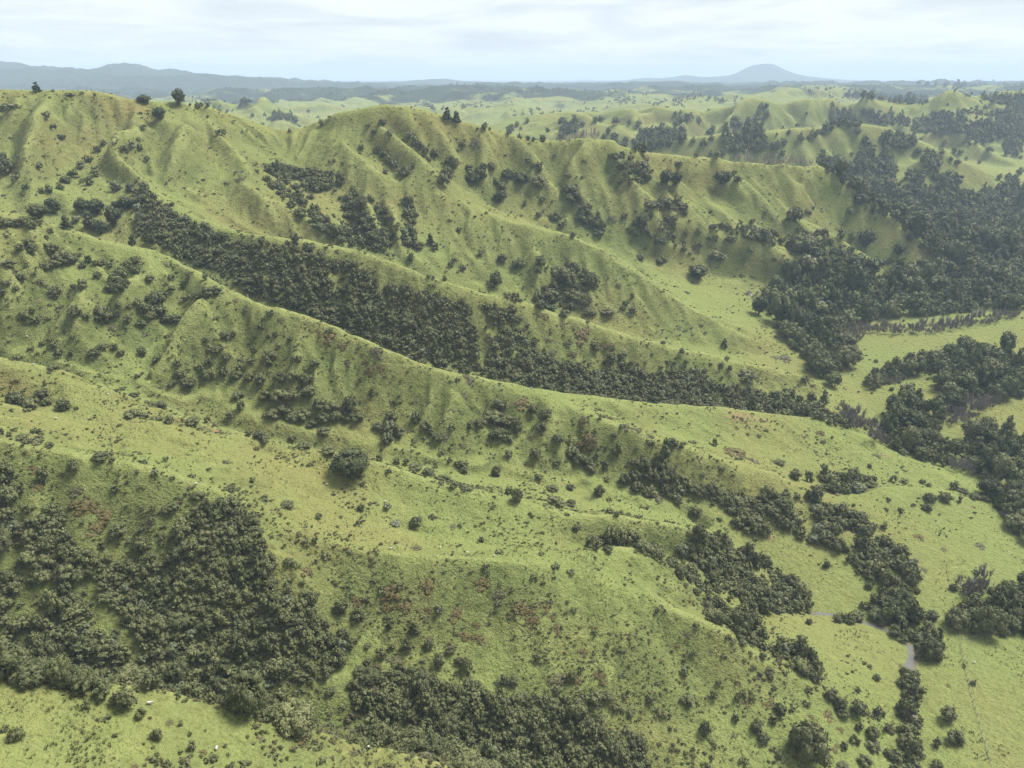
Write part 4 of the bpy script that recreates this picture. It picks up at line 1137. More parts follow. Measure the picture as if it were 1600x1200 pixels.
# single plants: (origin of the enlarged view, list of "x y w h" in quarter pixels; trailing letter: b rusty fern, o olive fern, l low, t tree, c conifer, p pale, g bare)
SINGLES = [
    ((0, 0), """232 548 60 62c 330 570 28 18l 902 622 90 58t 1125 610 86 100t 998 712 84 84t 830 900 44 76 878 920 40 56 868 870 30 30 60 680 120 50l 40 1040 120 120 20 980 60 60
     650 890 50 40 610 930 50 40 550 990 60 50 510 1030 60 50 460 1080 60 50 410 1120 70 50 380 1160 60 60 240 1040 80 50l 390 855 60 40 330 795 60 30l 290 720 60 30l 435 600 80 25l 560 1130 60 60 600 1080 60 50
     730 1160 80 70 820 1170 70 60 900 1160 80 70 780 940 60 50l 920 990 40 40 900 795 50 30l 1370 830 80 40l 1500 1110 90 60o 590 1060 40 40 310 1180 60 60t 260 1190 40 40 160 1180 60 50l 100 1120 70 50l"""),
    ((400, 0), """1195 710 60 90c 1255 735 60 76c 795 760 70 40 835 830 50 50 700 790 50 30l 740 830 40 30l 990 880 60 80 1030 910 60 60 960 840 50 40 1060 940 50 50 660 920 40 36 760 920 60 40 800 960 60 50 840 1000 70 60
     920 1070 90 70 810 1070 40 50 870 1030 60 60 980 1040 30 30 1290 900 60 40 1260 940 40 30 1240 1020 70 70 1190 1080 90 90 1170 1120 90 80 1210 1000 70 60 1330 1050 60 50 1470 1040 70 60 1400 1080 90 80 1350 1110 100 90
     1420 1040 60 50 1500 1135 50 50 1570 1085 80 70 1540 1160 70 60 410 770 40 50t 1365 900 70 90g 90 1050 60 60 1120 960 60 60 1080 990 50 40 460 715 30 16l"""),
    ((800, 0), """955 1110 84 105t 1025 1115 84 95t 1315 1115 100 92t 60 1110 100 70 160 1130 120 80 20 1090 60 60 170 1040 60 60 130 1030 40 40 360 1175 100 60 350 1095 40 30 810 1040 110 80 830 1090 90 80 640 970 80 50
     680 1030 80 60 720 1080 60 60 740 1130 60 60 1040 1025 50 40 1410 1120 60 50 1390 1080 40 40 1150 970 30 30 675 1135 36 30 100 1000 50 40 265 970 25 20 445 1005 20 20"""),
    ((0, 300), """30 190 80 70 90 190 80 70 150 180 70 70 200 200 70 60 250 190 50 50 320 240 40 40 295 285 30 40 180 310 80 60 200 350 80 60 130 340 60 50 330 350 100 80 390 400 110 90 440 420 100 80 480 400 60 60 340 440 90 60 280 460 80 60
     520 450 60 60 555 415 50 60 640 440 60 50 690 450 50 40 600 440 50 40 850 420 90 60 800 450 70 70 760 500 90 80 730 540 100 80 700 590 90 70 740 600 80 80 780 560 70 60 850 480 70 60 610 520 45 50 940 535 70 50 520 575 70 80 460 590 40 40
     350 610 80 70 340 650 50 40 240 560 60 30l 215 510 40 30 130 530 60 50 60 440 90 60 40 560 70 50 20 620 60 40 100 600 50 40 470 740 100 80 540 770 60 40 160 775 80 90 230 795 60 50 205 735 50 40 640 750 110 110 610 780 60 50 690 770 60 50
     740 705 36 50 740 755 36 50 810 710 36 50 800 790 60 60 865 690 50 60 980 660 130 110 920 720 100 80 1000 730 120 90 950 760 80 60 880 815 80 50 1030 640 60 60 1075 600 50 50 1150 575 45 60 1180 520 40 60 1070 530 50 50 1285 525 40 60
     1240 640 80 60 1300 620 100 80 1350 610 80 70 1200 650 60 50 1100 790 80 70 1160 660 50 40 1040 790 70 60 410 865 30 40 265 945 40 40 340 955 50 50 370 1000 60 60 100 1020 60 50 890 990 70 70 590 1000 80 60 640 960 70 50 720 960 60 50
     760 1000 60 50 450 990 50 40 980 1040 60 50 340 1080 80 40 700 850 100 40o 900 880 60 30o 1350 780 60 30 1400 885 80 50 1460 880 40 50 1340 970 110 60 1420 1020 70 50 1590 980 50 80 1570 1050 60 60 1500 1090 60 60 1110 1070 50 70
     1130 1130 80 70 1250 1090 60 60 1300 1130 100 80 1400 1120 60 70 1480 1140 80 70 1560 1150 70 70 1180 1180 100 70 1080 1190 60 50 1310 1060 60 60 1470 680 50 26o 1530 740 70 30o 1290 910 70 40 1040 450 60 30o
     250 100 120 110t 340 90 90 110t 420 130 70 170c 480 170 60 50p 520 90 90 110t 600 100 110 110t 570 180 100 130c 640 220 80 100t 720 160 110 140t 790 70 100 90t 880 155 76 76p 830 270 60 130c 860 90 60 50p 740 80 80 60t"""),
    ((400, 300), """370 100 60 60 350 30 40 40 430 160 80 50 780 100 60 90 720 40 50 60 960 60 60 90 950 130 60 80 960 240 80 90 1000 140 40 40 950 310 80 60 880 220 40 50 1090 290 60 100c 1120 340 60 60 1020 330 70 60 970 400 60 60 1060 160 30 20o
     1270 230 50 40 1520 30 80 80t 1550 10 50 50 1540 405 80 60 1400 385 40 50 1220 450 40 50 1290 470 50 50 1180 520 40 50 1080 520 40 26 1500 540 80 110 1570 630 60 50 1470 580 50 50 1240 420 40 30 120 550 80 80p 285 660 70 130c 790 700 50 70p 945 850 40 40p
     90 750 60 40 160 795 60 36o 30 840 60 50 75 900 40 40 120 890 40 50 215 910 50 30 90 1010 100 80 70 1060 70 60 140 960 40 40 230 1040 40 60 270 1040 50 70 370 1060 70 50 150 1150 90 80 230 1140 90 80 310 1160 100 80 30 1160 80 80
     655 1165 30 50 570 1065 80 22o 690 1055 60 30b 780 1095 70 30b 710 1115 80 30b 760 990 100 50o 540 960 70 30b 450 895 130 60b 440 940 60 30b 455 860 50 30 1330 1160 90 40o 975 945 60 60 1455 900 60 40o 1520 1060 60 70p 1220 1010 40 60p 500 450 80 80 600 450 60 60"""),
    ((800, 300), """1155 495 140 100t 1600 640 60 100t 1540 710 100 140t 1500 630 120 60g 190 40 50 40 80 70 30 40 380 30 120 80 250 60 20 20 270 145 80 60 310 200 60 40 165 140 40 40 450 110 90 100 430 150 90 70 490 170 80 60 540 190 70 60 540 250 90 50
     470 90 50 50 700 145 46 40 800 190 100 110 770 240 80 70 830 240 70 60 870 140 40 30 630 160 70 50o 870 265 60 30 930 300 80 60 1160 240 40 70 1155 330 60 60 1080 310 30 30 1085 255 36 40 1270 285 40 50 1230 290 30 30 1240 125 26 30
     870 70 100 50 960 60 100 70 1060 90 90 60 1080 130 40 40 1500 180 40 40 1260 210 70 36 1350 210 30 40 1550 260 120 100 1290 390 120 70 1370 290 80 50 1490 360 50 30 930 420 80 50 40 440 80 70 180 430 70 80 160 490 60 60
     320 500 160 110 380 460 90 70 500 540 90 90 450 560 60 60 240 640 120 100 180 660 80 70 370 640 100 80 440 660 120 90 480 740 90 60 600 740 100 50 330 740 80 60 750 640 30 60 750 735 60 60 710 690 40 40 20 650 60 60 690 720 40 40
     1325 940 44 62c 1060 990 40 50 310 830 60 40b 200 770 80 30b 440 890 130 60b 380 850 50 30o 350 940 60 50o 235 920 40 30b 520 960 70 70 620 1030 80 90 690 1010 70 60 700 1090 60 50 610 960 80 30b 1305 1080 40 60 1360 1095 30 50
     1460 1140 140 50 1310 1150 20 50 670 580 50 20o 1040 850 50 30o 250 1000 60 40o 380 1010 60 30b 380 265 40 40 800 400 70 40"""),
    ((1200, 300), """165 140 110 100 575 50 100 80t 510 120 60 60 655 120 46 50t 250 120 50 30 285 95 26 20 215 310 200 130 350 250 60 50 450 265 60 80t 525 275 60 70p 610 300 100 130t 885 280 56 70t 820 355 76 84t 460 335 60 40 520 350 60 40
     30 255 70 60 20 310 60 50 40 415 50 40 190 450 40 30 80 300 50 50 960 430 80 30 760 420 60 40 700 430 70 50 790 480 70 60 110 1040 110 30o 40 1030 60 30o 1500 1010 70 60t 900 640 60 40 230 1160 60 50"""),
    ((0, 600), """100 80 120 100 200 110 110 90 270 50 100 80 190 120 100 80 300 100 70 60 400 120 90 90 170 155 50 30 840 60 70 40 990 105 120 50 920 90 60 40 830 175 110 50 900 190 80 50 1060 220 60 70 980 210 90 50 1210 220 110 60 1300 220 40 60 1440 190 60 70
     1510 130 60 90 1490 60 80 60 1560 280 50 50 640 440 130 60 700 465 50 40 10 290 40 60 140 325 100 50 230 355 90 40 315 375 60 50 60 310 40 40 970 545 45 36 1440 645 80 50 740 425 26 16 845 460 26 24 465 500 70 110 210 530 80 40b 275 560 80 110
     230 640 80 50b 70 560 60 80 130 645 50 80 20 600 60 90 720 645 60 60 170 770 50 80 1240 690 90 70 890 770 30 50 960 770 40 60 1090 760 80 70 1040 780 70 60 500 750 150 80b 560 770 100 60b 640 810 150 60b 600 900 120 60b 480 660 100 60o
     750 890 130 100 335 770 110 100 340 850 130 100 60 700 80 80 40 790 90 80 180 860 60 70 880 990 100 110 870 910 50 50 480 150 40 14l 1080 580 40 30 200 230 14 14 850 1010 60 50 640 1000 60 60 1100 940 90 80 930 860 100 40o 1100 740 60 60b"""),
    ((400, 600), """600 470 260 215t 150 60 130 100 60 60 100 90 230 60 100 80 330 30 110 80 170 150 120 90 100 180 110 80 230 200 90 70 300 180 110 80 400 120 100 90 480 130 100 80 590 120 110 120 560 190 100 80 640 200 90 80 420 200 100 80 500 190 80 70
     430 280 100 60 350 240 80 60 20 290 80 70 60 330 90 60 300 370 110 60 460 390 110 60 230 330 60 50 725 45 50 70 870 105 40 50 1000 105 50 30o 850 190 80 80 840 260 120 110 820 330 90 90 760 260 70 60 900 290 90 80 1000 200 80 90 1060 250 80 70
     1090 290 60 50 1140 320 80 60 1230 160 40 30o 1280 170 50 40o 1300 65 80 36o 1230 260 60 50 1530 110 120 80 1480 180 150 90 1400 230 90 70 1340 250 60 60 1550 220 130 100 1520 300 120 90 1580 330 80 60 1160 420 50 50 1210 470 40 40 1290 490 90 70
     1300 540 60 60 1500 540 70 80 1580 430 60 70 1580 660 50 90 880 470 60 50 940 480 50 60 1000 510 100 50 1080 540 100 60 1170 580 100 60 1240 620 70 60 1310 640 90 50 770 440 40 50 55 705 70 45 195 740 100 60 395 815 55 50 660 765 45 70
     1005 850 90 80 370 970 40 50 510 885 26 20 780 995 30 24 870 990 20 24 1005 1020 90 50o 210 1100 80 60 80 1120 100 80 310 1165 90 50b 1410 965 40 40 1230 890 60 30o 870 860 80 50p 820 760 60 50p 1290 380 60 40o 1180 330 60 40o"""),
    ((800, 600), """70 120 110 40b 130 150 70 80 210 180 90 80 180 260 70 70 280 240 40 20b 445 235 80 36b 470 345 170 80b 285 335 80 70 350 350 50 40 650 400 76 100 30 250 80 110 145 430 80 80 375 410 100 80 420 460 100 90 470 470 90 80 490 510 80 70 580 490 50 90
     530 440 40 40 280 480 60 40 700 585 80 90 790 480 90 70 815 460 40 60 900 480 90 80 840 540 110 80 770 560 90 80 950 520 80 70 1000 570 90 80 1090 590 60 60 780 630 90 80 860 660 100 80 1040 640 110 80 1000 680 90 70 1100 640 70 60 1040 720 70 60
     545 660 70 90 365 640 60 50 170 570 60 50 250 640 80 50 270 720 130 90 360 740 80 60 30 690 80 110 610 790 50 50 680 795 30 24 1150 790 80 80 640 310 50 40 690 255 50 30 1005 360 80 70 1065 375 50 50 1130 360 60 26 1265 360 36 50
     1400 415 160 50b 1420 460 60 30 880 370 30 36 580 195 50 26 1500 470 120 50o 1190 640 80 70 1280 660 90 70 1330 720 90 70 1400 720 110 90 1470 720 100 80 1570 700 80 70 1450 790 100 80 1500 850 120 110 1420 850 90 80 1540 770 80 80 1380 780 70 60
     620 980 150 60o 540 970 100 50b 780 280 80 30o 1360 430 90 40b 800 490 50 40p 770 1040 30 20 900 700 120 50o 720 265 60 30o 870 320 60 30o"""),
    ((1200, 600), """70 480 80 40 170 555 80 80 250 570 60 90 530 570 80 80 470 560 40 40 560 640 100 80p 640 620 80 60 510 640 70 60 780 585 50 60 850 600 60 40 965 605 46 40 1000 625 46 40 1160 630 60 70 1220 660 70 40 1290 690 80 50 1350 700 80 50 1010 700 80 70
     990 760 70 60 1110 700 80 80 1085 690 50 50 1195 720 36 50 330 300 70 40b 680 445 70 26o 400 330 20 20 340 640 60 50 420 680 80 40o 300 640 60 50 1300 1170 50 40 945 950 80 40b 1330 1010 80 30o 1100 1030 50 30o 540 840 80 100c 300 950 100 70p 1380 640 150 150t
     1310 300 150 160t 870 230 130 160t 780 130 110 150t 910 330 170 160t 1480 380 160 140t 1130 100 150 130t 1250 470 90 70t 980 1160 60 30o 320 900 90 100p"""),
    ((0, 900), """105 975 100 100 30 945 60 50 985 980 70 90 1205 1050 60 90 545 790 60 90 1060 910 60 40o 1130 915 40 40 880 850 70 80 520 680 120 140 655 700 120 150 780 760 150 170 190 580 220 180 430 610 160 170 50 550 120 130 330 520 170 150
     960 640 130 150 1210 680 130 150 1110 640 80 110 1330 720 60 90 1470 780 130 110 1570 800 80 110 800 570 200 120 430 540 140 90 590 570 120 90 720 990 36 30 1270 1100 70 30b 840 1185 60 40b 900 1045 24 20 960 1065 30 24 1410 1055 30 26
     250 270 100 110 460 200 140 110 380 150 110 100 130 170 50 40 1460 90 90 100 1370 50 100 80 1190 980 30 40 670 890 60 40l"""),
    ((400, 900), """540 175 110 110 640 230 100 90 355 125 80 110 205 65 60 70 830 305 50 60c 985 310 66 110c 945 420 70 110 850 440 40 50 785 470 80 90 1085 405 80 70 1145 510 80 110 1320 550 80 100 970 590 70 70 1545 640 56 90 1520 720 60 60 650 580 90 70
     1370 670 80 60 1330 650 60 50 1145 200 60 90p 845 120 200 80b 930 180 110 60b 640 150 90 30b 1070 50 130 60b 1420 35 120 80b 1250 235 110 60b 1300 365 100 40b 1390 385 90 36b 860 520 130 50o 905 550 70 50b 1380 300 60 40b 1460 290 30 26
     1520 110 100 90o 1080 205 60 40b 345 920 60 90 310 1040 70 60o 370 1030 50 40 615 1090 80 100o 30 1010 60 40o 1050 1100 80 40p 1130 1140 60 40p 840 990 110 100 730 980 80 80 900 1010 80 80 1040 1040 90 80 1380 1130 140 110 1560 1170 120 80 220 920 140 90 80 850 110 90"""),
    ((800, 900), """60 185 120 50b 210 185 90 50b 110 220 110 46b 250 250 60 40b 135 285 100 30b 280 320 90 40b 500 310 46 50b 160 500 40 80 445 470 80 46b 580 465 26 24 285 650 120 70o 375 620 70 80 410 660 80 50b 545 620 130 70b 725 720 30 30 865 765 56 70
     660 800 70 50 1035 430 50 70b 1095 350 70 80o 1075 595 50 60 1075 525 30 40 1245 460 50 60o 1385 400 50 36 1130 480 40 50p 1095 755 90 70 1260 735 60 70 1290 660 40 60 1410 745 50 70 1475 770 80 100b 1590 790 60 80b 1395 880 50 60 1205 945 80 100
     985 865 40 40 990 950 30 30 1265 1055 30 40 435 750 100 90 520 740 100 80 600 735 90 50 545 880 70 60 590 980 90 80 905 215 30 40 955 210 20 24 430 575 20 20 1390 990 50 50o 1130 1075 30 30 1530 920 90 90 1570 1000 80 70"""),
    ((1200, 900), """400 730 80 80 450 790 90 90 555 810 110 120 470 850 80 70 560 705 36 40 680 840 50 60 720 855 40 40 570 930 60 60 650 970 90 90 740 940 50 70 530 1005 50 70 560 1030 40 50 475 1050 50 50 430 1060 40 30b 410 1080 60 40b 470 1180 100 60
     600 1140 100 80 330 1140 60 40b 660 1050 100 70 240 1010 260 270 1120 850 110 120 1160 990 110 110 1050 1030 60 80 830 560 40 40b 70 820 80 80 30 890 60 70 20 770 60 80b 270 870 50 60b 310 930 60 60b 450 950 60 60b 380 870 90 50b 150 830 40 40 240 790 50 40
     130 440 90 90 220 470 80 80 190 540 130 110 300 570 90 110 80 390 60 60 1130 680 40 40b 30 700 24 40 70 1110 50 50 870 1010 110 110 800 1110 90 80 900 1130 100 90 940 900 60 90 870 850 60 80 880 640 90 110 1020 240 80 70t 1010 440 150 160
     1400 60 100 80g 1320 60 80 100g 730 160 130 130t 840 140 150 150t 900 215 140 140t 800 235 120 110t 700 220 160 120"""),
]

# dark round trees of the hills behind: "x y w" in quarter pixels of the enlarged views
FAR_TREES = [
    ((800, 0), """30 770 36 0 800 36 95 750 34 45 845 40 55 800 26 100 860 34 135 865 30 190 860 46 222 810 34 330 800 50 365 790 56 395 795 40 310 840 50 440 770 40 520 745 44 555 735 44 648 750 56 730 760 40 790 765 46 845 805 36 805 820 44 930 790 46
     1020 775 44 1020 705 30 1050 700 34 1050 740 60 1090 730 60 1115 720 46 1165 738 46 880 845 34 710 870 46 940 830 60 1000 830 60 1060 850 60 780 880 60 830 910 60 880 900 60 930 880 60 980 890 50 640 845 60 600 810 46 570 845 34 1130 870 40 1193 880 56
     1245 855 40 1250 800 50 1230 820 40 1330 790 40 1390 740 56 1380 770 46 1420 770 46 1478 745 46 1555 655 46 1590 655 36 1540 700 50 1590 705 50 1520 740 30 1570 735 30 1240 955 40 1280 960 50 1320 950 40 1230 610 24 1310 620 40 1228 685 16"""),
    ((1200, 0), """60 895 60 30 905 60 95 880 50 55 835 24 95 790 16 130 820 28 182 780 34 238 708 22 90 955 40 200 845 60 400 650 40 430 675 30 390 690 40 430 740 60 480 725 56 530 725 60 400 735 40 570 765 36 560 815 50 600 865 56 620 890 50 650 925 60 640 690 50 600 690 50
     770 670 18 735 870 60 780 890 50 830 900 60 860 875 46 910 865 50 740 930 46 745 970 36 935 935 46 1220 690 46 1250 800 60 1275 775 46 1240 875 60 1300 880 30 1390 870 40 1350 880 40 1100 885 40 1160 935 44 1200 945 40 1380 930 46 1330 700 34 1365 710 34 1320 1010 24
     1570 1065 50 1445 1100 40 1450 1150 50 1430 1170 40 1560 1180 60 1510 1170 40 970 730 20 1300 730 24 1140 990 30 1180 1010 46 1240 985 24 940 515 30 990 518 34 1045 520 24 1110 525 40 1180 520 60 1220 520 40 1405 505 26 1440 515 20 1475 518 18 1590 520 20
     490 585 30 545 580 36 590 585 30 650 595 40 700 600 40 760 600 30"""),
    ((400, 0), """150 720 50 190 725 50 110 735 40 250 740 46 210 810 30 1430 785 50 1460 800 24 1385 800 20 1590 800 60 1575 820 40 330 690 22 55 710 26 1300 660 30"""),
    ((0, 0), """1240 655 40 1260 650 30 1300 655 30 1340 660 20 1500 655 20 1580 718 26 1190 650 20 1530 625 50 1560 630 40"""),
]

SHEEP = [(232, 1101, 30), (339, 1171, 100), (610, 858, 10), (688, 857, 80), (729, 865, 40), (772, 870, 95), (882, 751, 0), (307, 757, 60), (87, 655, 20), (168, 617, 0), (52, 571, 20), (575, 1170, 50), (1522, 1036, 150), (148, 1050, 90), (830, 607, 0), (822, 604, 60), (398, 976, 0), (42, 527, 10),
         (652, 554, 40), (680, 566, 10), (806, 450, 20), (578, 418, 30), (173, 221, 10), (560, 263, 80), (602, 785, 30), (1173, 668, 70), (510, 758, 0), (930, 535, 20)]
CATTLE = [(1105, 639, 20), (1110, 641, 80), (1116, 639, 140), (1140, 646, 10), (1152, 653, 50), (1160, 657, 100), (1175, 648, 0), (1188, 657, 20), (1193, 660, 160), (1167, 667, 30), (1181, 667, 90), (1150, 669, 120), (1076, 664, 0), (1223, 667, 60), (1205, 660, 40), (1214, 664, 10), (1165, 661, 0), (1199, 657, 70), (1506, 1042, 80), (1522, 1067, 30)]


# ------------------------------------------------------------------ planting
def inside_poly(px, py, poly):
    r = np.zeros(len(px), bool)
    n = len(poly)
    for i in range(n):
        (x0, y0), (x1, y1) = poly[i], poly[(i + 1) % n]
        c = ((y0 > py) != (y1 > py)) & (px < (x1 - x0) * (py - y0) / (y1 - y0 + 1e-12) + x0)
        r ^= c
    return r


PLANTS = []      # dicts: kind, x, y, z, r (half width), h (height over half width), px (width in the photograph), place, single


def slant(x, y, z):
    return y * math.cos(PITCH) - (z - CAM_Z) * math.sin(PITCH)


def plant_masses():
    taken = {}
    for kind, r0, r1, pack, place, polys in MASSES:
        for poly in polys:
            P = np.array(poly, float)
            lo, hi = P.min(0), P.max(0)
            area = 0.5 * abs(np.dot(P[:, 0], np.roll(P[:, 1], 1)) - np.dot(P[:, 1], np.roll(P[:, 0], 1)))
            n = int(min(9000, max(60, area * 0.22)))
            u = RNG.uniform(lo[0], hi[0], n * 2)
            v = RNG.uniform(lo[1], hi[1], n * 2)
            m = inside_poly(u, v, poly)
            u, v = u[m][:n], v[m][:n]
            x, y, z = cast(u, v + np.where(v > 400, 5.0, 2.0))
            for k in range(len(x)):
                if np.isnan(x[k]):
                    continue
                if kind == 'shrub' and 'long dark band' not in place and 'row' not in place and fbm(x[k] / 13, y[k] / 13, 88, 2) < -0.30:
                    continue
                r = 0.72 * r0 + (1.18 * r1 - 0.72 * r0) * RNG.random() ** 1.5
                gap = 1.18 * r / pack
                ok = True
                ci, cj = int(x[k] // 8), int(y[k] // 8)
                for a in range(ci - 1, ci + 2):
                    for b in range(cj - 1, cj + 2):
                        for (ox, oy, oz, orr) in taken.get((a, b), ()):
                            if (ox - x[k]) ** 2 + (oy - y[k]) ** 2 + (oz - z[k]) ** 2 < (0.5 * (gap + orr)) ** 2:
                                ok = False
                                break
                        if not ok:
                            break
                    if not ok:
                        break
                if not ok:
                    continue
                taken.setdefault((ci, cj), []).append((x[k], y[k], z[k], gap))
                px = 2 * r * F / slant(x[k], y[k], z[k])
                PLANTS.append(dict(kind=kind, x=x[k], y=y[k], z=z[k], r=r, h=None, px=px, place=place, single=False, u=u[k], v=v[k]))


KINDS = {'': 'shrub', 'b': 'fern', 'o': 'olive', 'l': 'low', 't': 'tree', 'c': 'conifer', 'p': 'pale', 'g': 'bare'}


def plant_singles():
    for (ou, ov), text in SINGLES:
        w = text.split()
        U, V, W, H, K = [], [], [], [], []
        for i in range(0, len(w), 4):
            hh = w[i + 3]
            k = hh[-1] if hh[-1].isalpha() else ''
            U.append(ou + int(w[i]) / 4)
            V.append(ov + int(w[i + 1]) / 4)
            W.append(int(w[i + 2]) / 4)
            H.append(int(hh.rstrip('bolctpg')) / 4)
            K.append(KINDS[k])
        U, V, W, H = map(np.array, (U, V, W, H))
        flatk = np.array([k in ('fern', 'olive', 'low') for k in K])
        foot = V + H * np.where(flatk, 0.20, 0.40)
        x, y, z = cast(U, foot)
        xn, yn, zn = cast(U, foot + 9)
        for d in (1.5, 3, 4.5, 6, 7.5, 9):       # a plant drawn on a crest stands on that crest, not on the hill beyond it
            bad = np.isnan(y) | (y > 1.13 * yn)
            x2, y2, z2 = cast(U, foot + d)
            x, y, z = np.where(bad, x2, x), np.where(bad, y2, y), np.where(bad, z2, z)
        for k in range(len(U)):
            if np.isnan(x[k]):
                continue
            s = slant(x[k], y[k], z[k])
            r = W[k] / 2 * s / F
            d = math.atan2(CAM_Z - z[k], math.hypot(x[k], y[k]))
            hm = (H[k] * s / F - 1.0 * r * math.sin(d)) / max(0.55, math.cos(d))
            PLANTS.append(dict(kind=K[k], x=x[k], y=y[k], z=z[k], r=r, h=float(np.clip(hm / r, 0.75, 2.6)), px=W[k], place=None, single=True, u=U[k], v=V[k]))
    for (ou, ov), text in FAR_TREES:
        w = text.split()
        U = np.array([ou + int(a) / 4 for a in w[0::3]])
        V = np.array([ov + int(a) / 4 for a in w[1::3]])
        W = np.array([int(a) / 4 for a in w[2::3]])
        x, y, z = cast(U, V + W * 0.5)
        for k in range(len(U)):
            if np.isnan(x[k]) or y[k] > 9000:
                continue
            s = slant(x[k], y[k], z[k])
            PLANTS.append(dict(kind='tree', x=x[k], y=y[k], z=z[k], r=W[k] / 2 * s / F, h=1.9, px=W[k], place='far', single=True, u=U[k], v=V[k]))


def plant_row():
    """the dark line of trees just over the crest where the long ridge runs down to the valley"""
    U = np.array([1272, 1290, 1330, 1370, 1400, 1440, 1475])
    Yr = np.array([764, 766, 765, 760, 755, 742, 730])
    Vr = np.array([262, 264, 290, 318, 345, 385, 407])
    for k in range(64):
        w = RNG.random() ** 0.8
        u = 1274 + w * 200
        t, q = tq(u, np.interp(u, U, Vr))
        y = np.interp(u, U, Yr) + RNG.uniform(1, 26)
        x = t * y
        if any((p['x'] - x) ** 2 + (p['y'] - y) ** 2 < 26 for p in PLANTS if p['place'] == 'row'):
            continue
        z = float(ground(np.array([x]), np.array([y]))[0])
        r = RNG.uniform(4.0, 6.5)
        pu, pv = to_pixel(x, y, z + r)
        PLANTS.append(dict(kind='tree', x=float(x), y=float(y), z=z, r=r, h=None, px=2 * r * F / slant(x, y, z), place='row', single=False, u=float(pu), v=float(pv)))
    for p in PLANTS:
        if p['place'] == 'row':
            p['place'] = 'in the line of trees down the end of the long ridge'


def plant_gullies():
    """bush carries on down into the gully beds that the crests hide"""
    for line, u0, u1, half, r0, r1, place in (
            ([(-50, 420, 0), (100, 418, 0), (250, 410, 0), (400, 378, 0), (600, 362, 0), (800, 368, 0), (1000, 380, 0), (1200, 395, 0), (1310, 398, 0)], 225, 1290, 16, 2.2, 3.6, 'in the long dark band of bush behind the third spur'),
            ([(-60, 157, 0), (0, 156, 0), (200, 155, 0), (400, 154, 0), (600, 153, 0), (800, 151, 0), (1000, 148, 0)], -50, 960, 8, 1.9, 3.0, 'in the dense scrub of the gully below the nearest brow')):
        U, Yl = np.array([p[0] for p in line], float), np.array([p[1] for p in line], float)
        got = []
        for _ in range(1500):
            u = RNG.uniform(u0, u1)
            if half == 8 and 430 < u < 550:
                continue
            y = np.interp(u, U, Yl) + RNG.uniform(-half, half)
            q = (float(np.interp(u, [0, 600, 1300], [80, 40, 5])) - CAM_Z) / y
            dy = math.cos(PITCH) - math.tan(math.atan(-q) - PITCH) * math.sin(PITCH)
            x = (u - 800) / F / dy * y
            r = r0 + (r1 - r0) * RNG.random() ** 1.5
            if any((a - x) ** 2 + (b - y) ** 2 < (1.15 * 0.5 * (r + c)) ** 2 * 1.3 for a, b, c in got):
                continue
            got.append((x, y, r))
            z = float(ground(np.array([x]), np.array([y]))[0])
            pu, pv = to_pixel(x, y, z)
            PLANTS.append(dict(kind='shrub', x=float(x), y=float(y), z=z, r=r, h=None, px=0.6 * 2 * r * F / slant(x, y, z), place=place, single=False, u=float(pu), v=float(pv)))


plant_row()
plant_masses()
plant_gullies()
plant_singles()

# ------------------------------------------------------------------ words for the labels
SPURS = [(128, 'the nearest brow'), (213, 'the first long face'), (268, 'the grassy shelf'), (375, 'the third spur'),
         (505, 'the fourth spur'), (655, 'slopes under the ridge'), (900, 'the long ridge'), (1e9, 'the far hills')]
BANDS = ['far left', 'left', 'centre left', 'middle', 'centre right', 'right', 'far right', 'extreme right']
ORD = ('first second third fourth fifth sixth seventh eighth ninth tenth eleventh twelfth thirteenth fourteenth fifteenth sixteenth seventeenth eighteenth nineteenth twentieth').split()
TENS = {2: 'twenty', 3: 'thirty', 4: 'forty', 5: 'fifty', 6: 'sixty', 7: 'seventy', 8: 'eighty', 9: 'ninety'}


def ordinal(n):
    if n <= 20:
        return ORD[n - 1]
    return TENS[n // 10] + ('-' + ORD[n % 10 - 1] if n % 10 else 'th')


def spur_of(y):
    for lim, name in SPURS:
        if y < lim:
            return name


def put(name, me, loc, scale, rot, parent=None):
    o = bpy.data.objects.new(name, me)
    COL.objects.link(o)
    o.location, o.scale, o.rotation_euler = loc, scale, rot
    if parent:
        o.parent = parent
    return o


def tag(o, label, cat, group=None):
    o['label'], o['category'] = label, cat
    if group:
        o['group'] = group


LOOKS = {   # kind -> (object name, category, adjective by size, shape near, shape far, group word)
    'shrub': ('shrub', 'shrub', 'dark', 'shrub', 'shrub_far'),
    'low': ('low_shrub', 'shrub', 'low spreading dark', 'scrap', 'scrap'),
    'pale': ('pale_shrub', 'shrub', 'pale green', 'shrub', 'shrub_far'),
    'fern': ('bracken_patch', 'fern patch', 'rusty brown', 'fern', 'fern'),
    'olive': ('bracken_patch', 'fern patch', 'olive brown', 'fern', 'fern'),
    'tree': ('tree', 'tree', 'dark evergreen', 'tree', 'tree_far'),
    'conifer': ('conifer_tree', 'tree', 'dark pointed', 'conifer', 'conifer'),
    'bare': ('bare_tree', 'tree', 'grey leafless', 'twigs', 'twigs'),
    'poplar': ('bare_tree', 'tree', 'pale leafless', 'twigs_tall', 'twigs_tall'),
}
KIND_MAT = {'pale': M_PALE, 'olive': M_OLIVE}
MOST = 292


